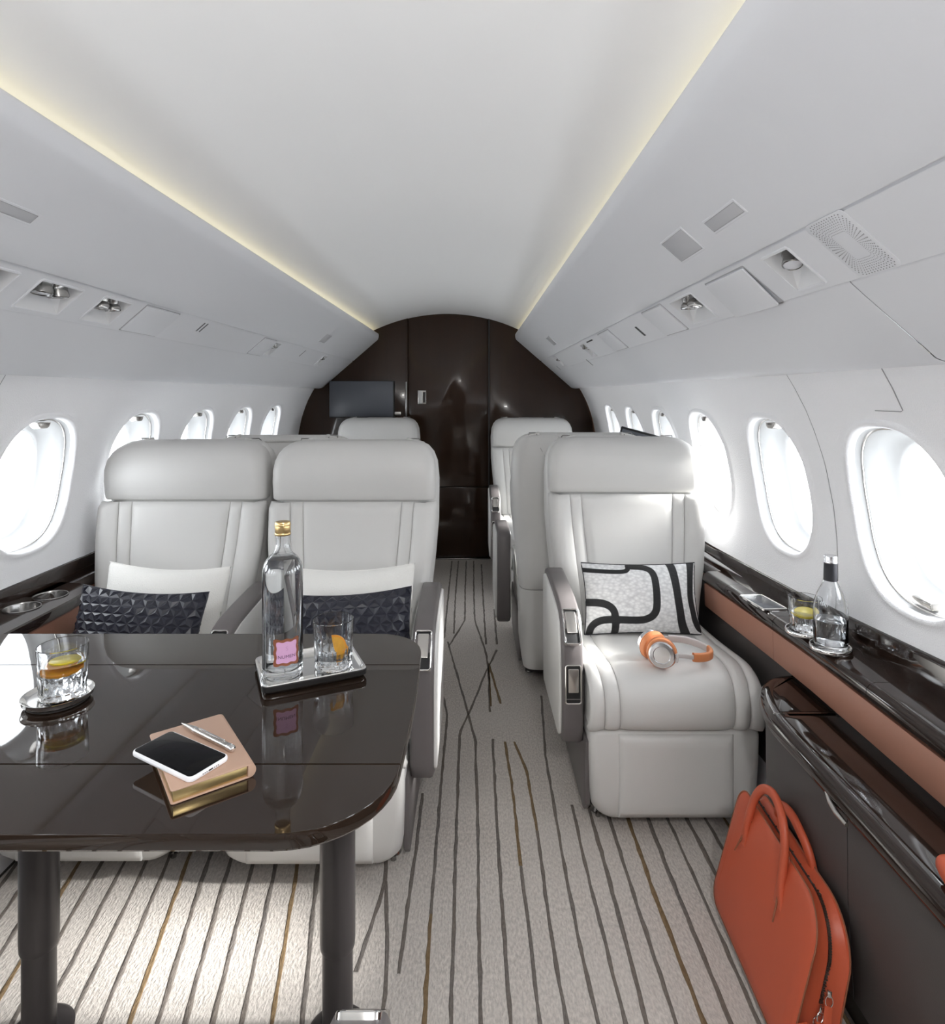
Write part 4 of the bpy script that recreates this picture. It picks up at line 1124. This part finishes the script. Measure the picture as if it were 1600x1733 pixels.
# tall bottle
bt = empty('water_bottle', (-.386, 1.258, TZ + .0125), label='tall clear water bottle with gold cap and pink label on the silver tray', cat='bottle')
def bottle(prof_out, prof_in, root, wz, rin):
    out = lathe(prof_out + prof_in, 48, cap=True)
    obj('bottle_body', out, M['glass'], root, ang=35)
pr = [(.028, .0035), (.033, .0005), (.037, .0), (.0395, .003), (.040, .010), (.040, .205), (.0392, .214), (.0365, .224), (.031, .233), (.024, .240), (.0185, .245), (.0155, .252), (.0142, .262), (.0135, .275), (.0132, .284), (.0142, .286), (.0142, .289), (.0130, .291), (.0130, .300),
      (.0115, .300), (.0110, .284), (.0115, .262), (.0135, .250), (.020, .241), (.029, .2325), (.0345, .223), (.0370, .213), (.0376, .205), (.0376, .020), (.035, .0150), (.020, .0135), (.0001, .013)]
obj('bottle_body', lathe(pr, 56), M['glass'], bt, ang=40)
obj('water', lathe([(.0001, .0133), (.020, .0138), (.0345, .0153), (.0374, .0205), (.0374, .205), (.0368, .213), (.0343, .2226), (.0288, .232), (.0255, .2345), (.0001, .2345)], 48), M['water'], bt)
cap = obj('cap', lathe([(.0152, .2795), (.0160, .281), (.0160, .284), (.0150, .2855), (.0154, .287), (.0154, .304), (.0145, .3065), (.011, .3075), (.0001, .3075)], 48), M['gold'], bt)
obj('cap_ridge', lathe([(.0156, .299), (.0161, .300), (.0161, .301), (.0156, .302)], 48, cap=False), M['gold'], cap)
def on_cyl(a0, a1, z0, z1, r, n=16):
    return loft([[(r * math.sin(a0 + (a1 - a0) * i / n), -r * math.cos(a0 + (a1 - a0) * i / n), z) for i in range(n + 1)] for z in (z0, (z0 + z1) / 2, z1)], closed=False)
la0, la1 = R(-8), R(64)
# wavy rust border plate, then the pink panel
def wavy(a0, a1, z0, z1, r, amp, n=28):
    rows = []
    for j in range(13):
        v = j / 12; row = []
        for i in range(n + 1):
            u = i / n
            du = amp * math.sin(v * math.pi * 5) * (2 * u - 1); dv = amp * math.sin(u * math.pi * 5) * (2 * v - 1)
            a = a0 + (a1 - a0) * u + du / r; z = z0 + (z1 - z0) * v + dv
            row.append((r * math.sin(a), -r * math.cos(a), z))
        rows.append(row)
    return loft(rows, closed=False)
lb = obj('label', wavy(la0, la1, .030, .082, .0403, .0012), M['rust'], bt)
obj('label_panel', wavy(la0 + R(8), la1 - R(8), .0355, .0765, .04055, .0009), M['pink'], lb)
def text_mesh(s, size):
    cu = bpy.data.curves.new('text_tmp', 'FONT'); cu.body = s; cu.size = size; cu.align_x = 'CENTER'; cu.align_y = 'CENTER'; cu.resolution_u = 3
    to = bpy.data.objects.new('text_tmp', cu); COL.objects.link(to); bpy.context.view_layer.update()
    me = bpy.data.meshes.new_from_object(to); V = [tuple(v.co) for v in me.vertices]; Fc = [list(p.vertices) for p in me.polygons]
    bpy.data.objects.remove(to); bpy.data.curves.remove(cu); bpy.data.meshes.remove(me)
    return V, Fc
tv, tf = text_mesh('NUMEN', .0088)
ac = (la0 + la1) / 2
obj('label_lettering', ([(.0409 * math.sin(ac + x * 1.12 / .0409), -.0409 * math.cos(ac + x * 1.12 / .0409), .0475 + y) for x, y, z in tv], tf), M['ink'], lb, smooth=False)
tv, tf = text_mesh('S', .012)
obj('label_emblem', ([(.0409 * math.sin(ac + x / .0409), -.0409 * math.cos(ac + x / .0409), .063 + y) for x, y, z in tv], tf), mat('mauve_ink', (.55, .30, .50), .5), lb, smooth=False)
cut_glass('tumbler_glass', (-.291, 1.292, TZ + .0125), 'cut tumbler with an orange wedge beside the tall bottle on the tray',
          [('orange', EM(.004, -.012, .040, 78, 8, 10), (-70, 110))], 'cut water tumblers', .0415, .098, .022)
# notebook, phone, pen
nb = empty('notebook', (-.431, .974, TZ + .0006), math.atan2(1.077 - 1.012, .089), 'tan leather notebook with gilt page edges under the phone', 'notebook')
hw, hl = .056, .0905
obj('cover', join(slab(hw, hl, .005, 0, .002, .0006), slab(hw, hl, .005, .0182, .0202, .0006)), M['tan'], nb)
sp = [(hw - .003 + .0098 * math.cos(R(a)) * .9, .0101 + .0099 * math.sin(R(a))) for a in range(-90, 91, 15)]
obj('spine', prism(sp + [(hw - .006, .0200), (hw - .006, .0002)], 'y', -hl, hl, .0006), M['tan'], nb)
obj('page_block', box(-.002, 0, .0101, hw * 2 - .010, hl * 2 - .005, .0158, .0006), M['goldedge'], nb)
ph = empty('smartphone', (-.448, .948, TZ + .0210), math.atan2(1.006 - .956, .030) - R(0), 'white edged smartphone with black screen lying on the notebook', 'phone')
pl_ang = math.atan2(.889 - .956, -.403 + .520)
ph.rotation_euler = (0, 0, pl_ang)
obj('phone_body', slab(.0715, .0345, .009, 0, .0078, .0026), M['phonebody'], ph)
obj('phone_screen', slab(.0688, .0318, .007, .0070, .0081, .0003), M['phone'], ph)
for i in range(-4, 5):
    if abs(i) > 1: obj('speaker_hole', box(.0714, i * .0032, .0039, .0008, .0014, .0014), M['black'], ph)
obj('charge_port', box(.0714, 0, .0039, .0008, .0072, .0022), M['black'], ph)
d = Vector((-.368 + .489, .960 - 1.039, 0)); pe = empty('pen', ((-.489 - .368) / 2, (1.039 + .960) / 2, TZ + .0208 + .0054), math.atan2(d.y, d.x), 'silver ballpoint pen lying on the notebook beside the phone', 'pen')
RX = Euler((0, R(90), 0)).to_matrix().to_4x4()
obj('barrel', xf(lathe([(.0001, -.071), (.0011, -.0705), (.0014, -.066), (.0024, -.060), (.0042, -.046), (.0049, -.036), (.0050, -.034), (.0050, .050), (.0046, .052), (.0046, .053), (.0001, .0531)], 28), RX), M['satin'], pe)
obj('barrel_ring', xf(lathe([(.0049, -.0355), (.0054, -.035), (.0054, -.030), (.0049, -.0295)], 28, cap=False), RX), M['chrome'], pe)
obj('pen_end', xf(lathe([(.0046, .0531), (.0054, .0535), (.0054, .060), (.0046, .0605), (.0052, .0612), (.0052, .066), (.0036, .0685), (.0001, .069)], 28), RX), M['chrome'], pe)
obj('clip', box(.012, 0, .0062, .066, .0030, .0016, .0006), M['chrome'], pe)

# ------------------------------------------------------------------ right ledge: glass and bottle on rings
def rest_ring(x, y, label):
    z = ledge_z(y)
    o = empty('drink_ring', (x, y, z + .0004), label=label, cat='coaster', group='chrome drink rings')
    obj('ring', lathe([(.040, 0), (.0445, 0), (.046, .002), (.046, .009), (.0445, .011), (.0425, .0105), (.0420, .003), (.040, .003)], 48, cap=False), M['chrome'], o)
    obj('mat', lathe([(.0001, .0005), (.0405, .0005), (.0405, .0028), (.0001, .003)], 32), M['leather_dark'], o)
    return z
z1_ = rest_ring(.850, 1.590, 'chrome drink ring under the lemon tumbler on the right ledge')
z2_ = rest_ring(.857, 1.487, 'chrome drink ring under the bottle on the right ledge')
cut_glass('tumbler_glass', (.850, 1.590, z1_ + .0040), 'tumbler with a lemon slice behind the bottle on the right ledge', [('lemon', EM(.0, -.004, .050, 8, -6, 0), (0, 360))], 'cut water tumblers', .0385, .090, .052)
sb = empty('water_bottle', (.857, 1.487, z2_ + .0040), label='small clear bottle with black neck wrap on the right ledge', cat='bottle')
pr = [(.026, .003), (.032, .0005), (.0345, .0), (.0368, .003), (.0372, .010), (.0372, .092), (.0368, .100), (.0350, .112), (.0310, .126), (.0250, .140), (.0190, .152), (.0155, .162), (.0142, .172), (.0136, .200), (.0136, .214),
      (.0118, .214), (.0118, .172), (.0138, .160), (.0225, .141), (.0288, .126), (.0328, .112), (.0345, .100), (.0348, .092), (.0348, .018), (.032, .0135), (.0001, .012)]
obj('bottle_body', lathe(pr, 48), M['glass'], sb, ang=40)
obj('water', lathe([(.0001, .0123), (.0318, .0138), (.0346, .0182), (.0346, .070), (.0001, .070)], 40), M['water'], sb)
obj('neck_wrap', lathe([(.0153, .163), (.0148, .172), (.0142, .200), (.0142, .207), (.0137, .207), (.0137, .180), (.0148, .163)], 36, cap=False), M['blackband'], sb)
obj('cap', lathe([(.0150, .205), (.0158, .206), (.0158, .209), (.0150, .2105), (.0152, .220), (.0145, .2225), (.0001, .223)], 36), M['silver_al'], sb)

# ------------------------------------------------------------------ headphones
hpn = empty('headphones', (.555, 1.815, .4660), R(-8), 'silver and tan headphones lying on the white seat', 'headphones')
def cup(cx, cy, cz, nrm, part):
    """disc whose outer face looks along nrm"""
    z_ = Vector(nrm).normalized(); q2 = z_.to_track_quat('Z', 'Y').to_matrix().to_4x4(); m = Matrix.Translation((cx, cy, cz)) @ q2
    c = obj('ear_cup', xf(lathe([(.0001, .0062), (.016, .0060), (.0225, .0058), (.0235, .0068), (.0245, .0085), (.0335, .0075), (.0368, .004), (.0372, -.004), (.0350, -.010), (.0001, -.011)], 44), m), M['silver_al'], hpn)
    pad = [(.0365, -.010), (.0405, -.011), (.0432, -.016), (.0430, -.024), (.0400, -.031), (.0340, -.034), (.0270, -.031), (.0240, -.024), (.0240, -.012)]
    obj('ear_pad', xf(lathe(pad, 44, cap=False), m), M['orange_hp'], hpn)
    obj('pad_groove', xf(lathe([(.0400, -.0165), (.0438, -.0175), (.0400, -.0185)], 44, cap=False), m), M['rust'], c)
    return m
cup(-.006, -.022, .0390, (-.16, -1, .10), 0)
cup(-.030, .072, .0390, (-.45, .85, .15), 1)
bandp = smooth([(.034, -.026, .040), (.060, -.016, .036), (.100, .000, .0275), (.135, .020, .026), (.145, .045, .028), (.130, .075, .033), (.085, .098, .039), (.040, .098, .042), (.005, .090, .044)], 60)
def strap(pts, hw_, ht, nrm=Vector((0, 0, 1))):
    rings = []
    for i, p in enumerate(pts):
        a = Vector(pts[max(0, i - 1)]); b = Vector(pts[min(len(pts) - 1, i + 1)]); t_ = (b - a).normalized(); s_ = t_.cross(nrm).normalized()
        w_ = hw_ if not callable(hw_) else hw_(i / (len(pts) - 1))
        rings.append([tuple(Vector(p) + s_ * x + nrm * y) for x, y in rrect(ht, w_, ht * .8, 3)])
    return loft(rings)
obj('yoke', join(strap(bandp[:14], .0065, .0028), tube([(.0335, -.030, .022), (.036, -.028, .035), (.034, -.026, .044)], .0045, 8)), M['greige'], hpn)
obj('headband_pad', strap(bandp[12:34], lambda f: .0130 - .001 * f, .0058), M['orange_hp'], hpn)
obj('headband', strap(bandp[33:54], .0105, .0050), M['greige'], hpn)
obj('yoke', strap(bandp[52:], .0065, .0028), M['greige'], hpn)

# ------------------------------------------------------------------ orange bag
bag = empty('briefcase_bag', (.622, 1.335, .0105), 0, 'orange leather briefcase bag leaning on the dark side cabinet', 'bag')
bag.rotation_euler = (0, R(12), R(-2.0))
HL, HH = .196, .285
def bag_outline(d=0.0, n=8):
    """(y, z) outline, near end is -y: rounded near top, straight far top"""
    P = []
    y0, y1, z0, z1 = -HL + d, HL - d, d, HH - d
    rn, rf, rb = .085, .035, .035
    def corner(cy, cz, r, a0):
        for i in range(n + 1):
            a = R(a0 + 90 * i / n); P.append((cy + r * math.cos(a), cz + r * math.sin(a)))
    corner(y1 - rf, z1 - rf, rf, 0); corner(y0 + rn, z1 - rn, rn, 90); corner(y0 + rb, z0 + rb, rb, 180); corner(y1 - rb, z0 + rb, rb, 270)
    return P
def thick(z): return lerp([(0, .040), (.12, .044), (.2, .036), (HH, .024)], z)
L = []
for k_, (d, f) in enumerate(((.030, -1.10), (.010, -1.06), (.002, -1.0), (0, -.93), (.003, -.86), (.007, -.5), (.009, -.12), (.009, .12), (.007, .5), (.003, .86), (0, .93), (.002, 1.0), (.010, 1.06), (.030, 1.10))):
    L.append([(thick(z) * f, y, z) for y, z in bag_outline(d)])
obj('bag_body', loft(L), M['orange_bag'], bag, ang=35)
for s in (-1, 1):
    obj('edge_seam', tube([(s * thick(z) * .97, y, z) for y, z in bag_outline(-.0006)] + [(s * thick(bag_outline()[0][1]) * .97, *bag_outline(-.0006)[0])], .0016, 6), M['rust'], bag)
# zip along the top and down the near end
zo = bag_outline(.0085)
zi = [p for p in zo if p[1] > .16 or False]
zp = [(0, y, z) for y, z in zo if (z > HH - .1 and y < HL - .03) or (y < -HL + .04 and z > .13)]
zp = [p for p in zp if p[1] < HL - .04]
zp.sort(key=lambda p: math.atan2(p[2] - .10, p[1]))
zp = zp + [(0, -HL + .0085, .150), (0, -HL + .0085, .125)] if zp[-1][2] > .151 else zp
zps = smooth(zp, 90)
obj('zip_tape', tube(zps, .0036, 6, flat=.5, up=Vector((1, 0, 0))), M['plinth'], bag)
teeth = []
cen = Vector((0, 0, .1))
for i in range(0, 89):
    p = Vector(zps[i]); t_ = (Vector(zps[i + 1]) - p).normalized(); o_ = Vector((1, 0, 0)).cross(t_)
    if o_.dot(p - cen) < 0: o_ = -o_
    m = Matrix((( 1, t_.x, o_.x, 0), (0, t_.y, o_.y, 0), (0, t_.z, o_.z, 0), (0, 0, 0, 1))); m.translation = p + o_ * .002
    teeth.append(xf(box(.0007 * (1 if i % 2 else -1), 0, .0006, .0052, .0020, .0022), m))
zt_ = obj('zip_teeth', join(*teeth), M['zip'], bag, smooth=False); zt_['kind'] = 'stuff'
# zip pulls
def pull(z0, dx, rot):
    y = -HL - .001
    m = Matrix.Translation((dx, y, z0)) @ Euler((R(-6), 0, R(rot))).to_matrix().to_4x4() @ Euler((0, R(rot * .3), 0)).to_matrix().to_4x4()
    ring = [(.0062 * math.sin(2 * math.pi * i / 20), -.004, -.008 + .010 * math.cos(2 * math.pi * i / 20)) for i in range(21)]
    zz = obj('zip_pull', xf(join(tube(ring, .0011, 6, cap=False, up=Vector((0, 1, 0))), box(0, -.002, .004, .008, .006, .012, .002)), m), M['chrome'], bag)
    obj('pull_tab', xf(mv(slab(.0065, .030, .003, -.0014, .0014, .0006), 0, 0, 0), m @ Matrix.Translation((0, -.0045, -.046)) @ Euler((R(90), 0, 0)).to_matrix().to_4x4()), M['orange_bag'], zz)
pull(.150, .006, -12); pull(.118, -.004, 8); 
obj('tag_ring', tube([(-.004 - .011 * math.sin(math.pi * i / 10), -HL - .006, .110 - .008 + .012 * math.cos(math.pi * i / 10)) for i in range(11)], .0011, 6), M['chrome'], bag)
obj('luggage_tag', mv(xf(slab(.012, .028, .004, -.0013, .0013, .0006), Euler((R(86), R(-24), 0)).to_matrix().to_4x4()), -.022, -HL - .007, .066), M['orange_bag'], bag)
# handles
def handle(sx, pts, tips):
    P = smooth(pts, 40)
    w = [.0040 + .0075 * (math.sin(math.pi * min(1, (i / 39) * 1.0)) ** .4) for i in range(40)]
    rings = []
    for i, p in enumerate(P):
        a = Vector(P[max(0, i - 1)]); b = Vector(P[min(39, i + 1)]); t_ = (b - a).normalized(); n_ = Vector((1, 0, 0)); s_ = t_.cross(n_).normalized(); n2 = s_.cross(t_)
        f = i / 39; hw_ = .0100 if .12 < f < .88 else .0100 + .008 * (1 - min(f, 1 - f) / .12); ht = .0070 if .12 < f < .88 else .0022 + .0048 * (min(f, 1 - f) / .12)
        rings.append([tuple(Vector(p) + s_ * x + n2 * y) for x, y in rrect(hw_, ht, ht * .9, 3)])
    h_ = obj('handle', loft(rings), M['orange_bag'], bag, ang=60)
    for y, z, yt, zt2 in tips:
        obj('handle_slit', tube([(sx * (thick(z) * 1.085 + .0006), y, z), (sx * (thick(zt2) * 1.09 + .0008), yt, zt2)], [.0034, .0014], 6), M['rust'], h_)
hxf = thick(.24) * 1.07
o_ = .030
handle(-1, [(-hxf - .001, o_ + .090, .190), (-hxf - .003, o_ + .088, .225), (-hxf - .004, o_ + .083, .270), (-hxf - .005, o_ + .072, .315), (-hxf - .006, o_ + .045, .350), (-hxf - .006, o_, .366), (-hxf - .006, o_ - .045, .350), (-hxf - .005, o_ - .072, .315), (-hxf - .004, o_ - .083, .270), (-hxf - .003, o_ - .088, .225), (-hxf - .001, o_ - .090, .190)],
       [(o_ + .079, .255, o_ + .100, .165), (o_ - .079, .255, o_ - .100, .165)])
handle(1, [(hxf + .001, o_ + .090, .205), (hxf + .002, o_ + .088, .235), (hxf - .004, o_ + .083, .265), (.018, o_ + .070, .300), (.008, o_ + .040, .325), (.006, o_, .334), (.008, o_ - .040, .325), (.018, o_ - .070, .300), (hxf - .004, o_ - .083, .265), (hxf + .002, o_ - .088, .235), (hxf + .001, o_ - .090, .205)],
       [(o_ + .079, .262, o_ + .100, .190), (o_ - .079, .262, o_ - .100, .190)])

# ------------------------------------------------------------------ screens on the bulkhead and by the far seat
mon = empty('wall_screen', (-.845, YF - .045, 1.225), label='large dark grey screen mounted on the front bulkhead', cat='screen')
obj('screen_housing', box(0, .018, 0, .492, .050, .278, .004), M['plinth'], mon)
obj('screen_glass', box(-.002, -.010, .002, .482, .006, .268, .001), M['screen'], mon)
obj('mount_arm', box(.262, .024, -.11, .07, .03, .03, .004), M['satin'], mon)
sm = empty('fold_out_monitor', (.79, 2.90, 1.078), R(-25), 'tip of a small black fold-out monitor behind the right seat', 'screen')
obj('monitor_housing', xf(box(0, 0, -.055, .20, .016, .125, .005), Euler((0, R(14), 0)).to_matrix().to_4x4()), M['black'], sm)
obj('monitor_screen', xf(box(0, -.009, -.055, .18, .002, .105), Euler((0, R(14), 0)).to_matrix().to_4x4()), M['screen'], sm)
obj('monitor_arm', tube([(.03, .01, -.10), (.05, .012, -.2), (.055, .012, -.36), (.055, .012, -.46)], .010, 10), M['leg'], sm)
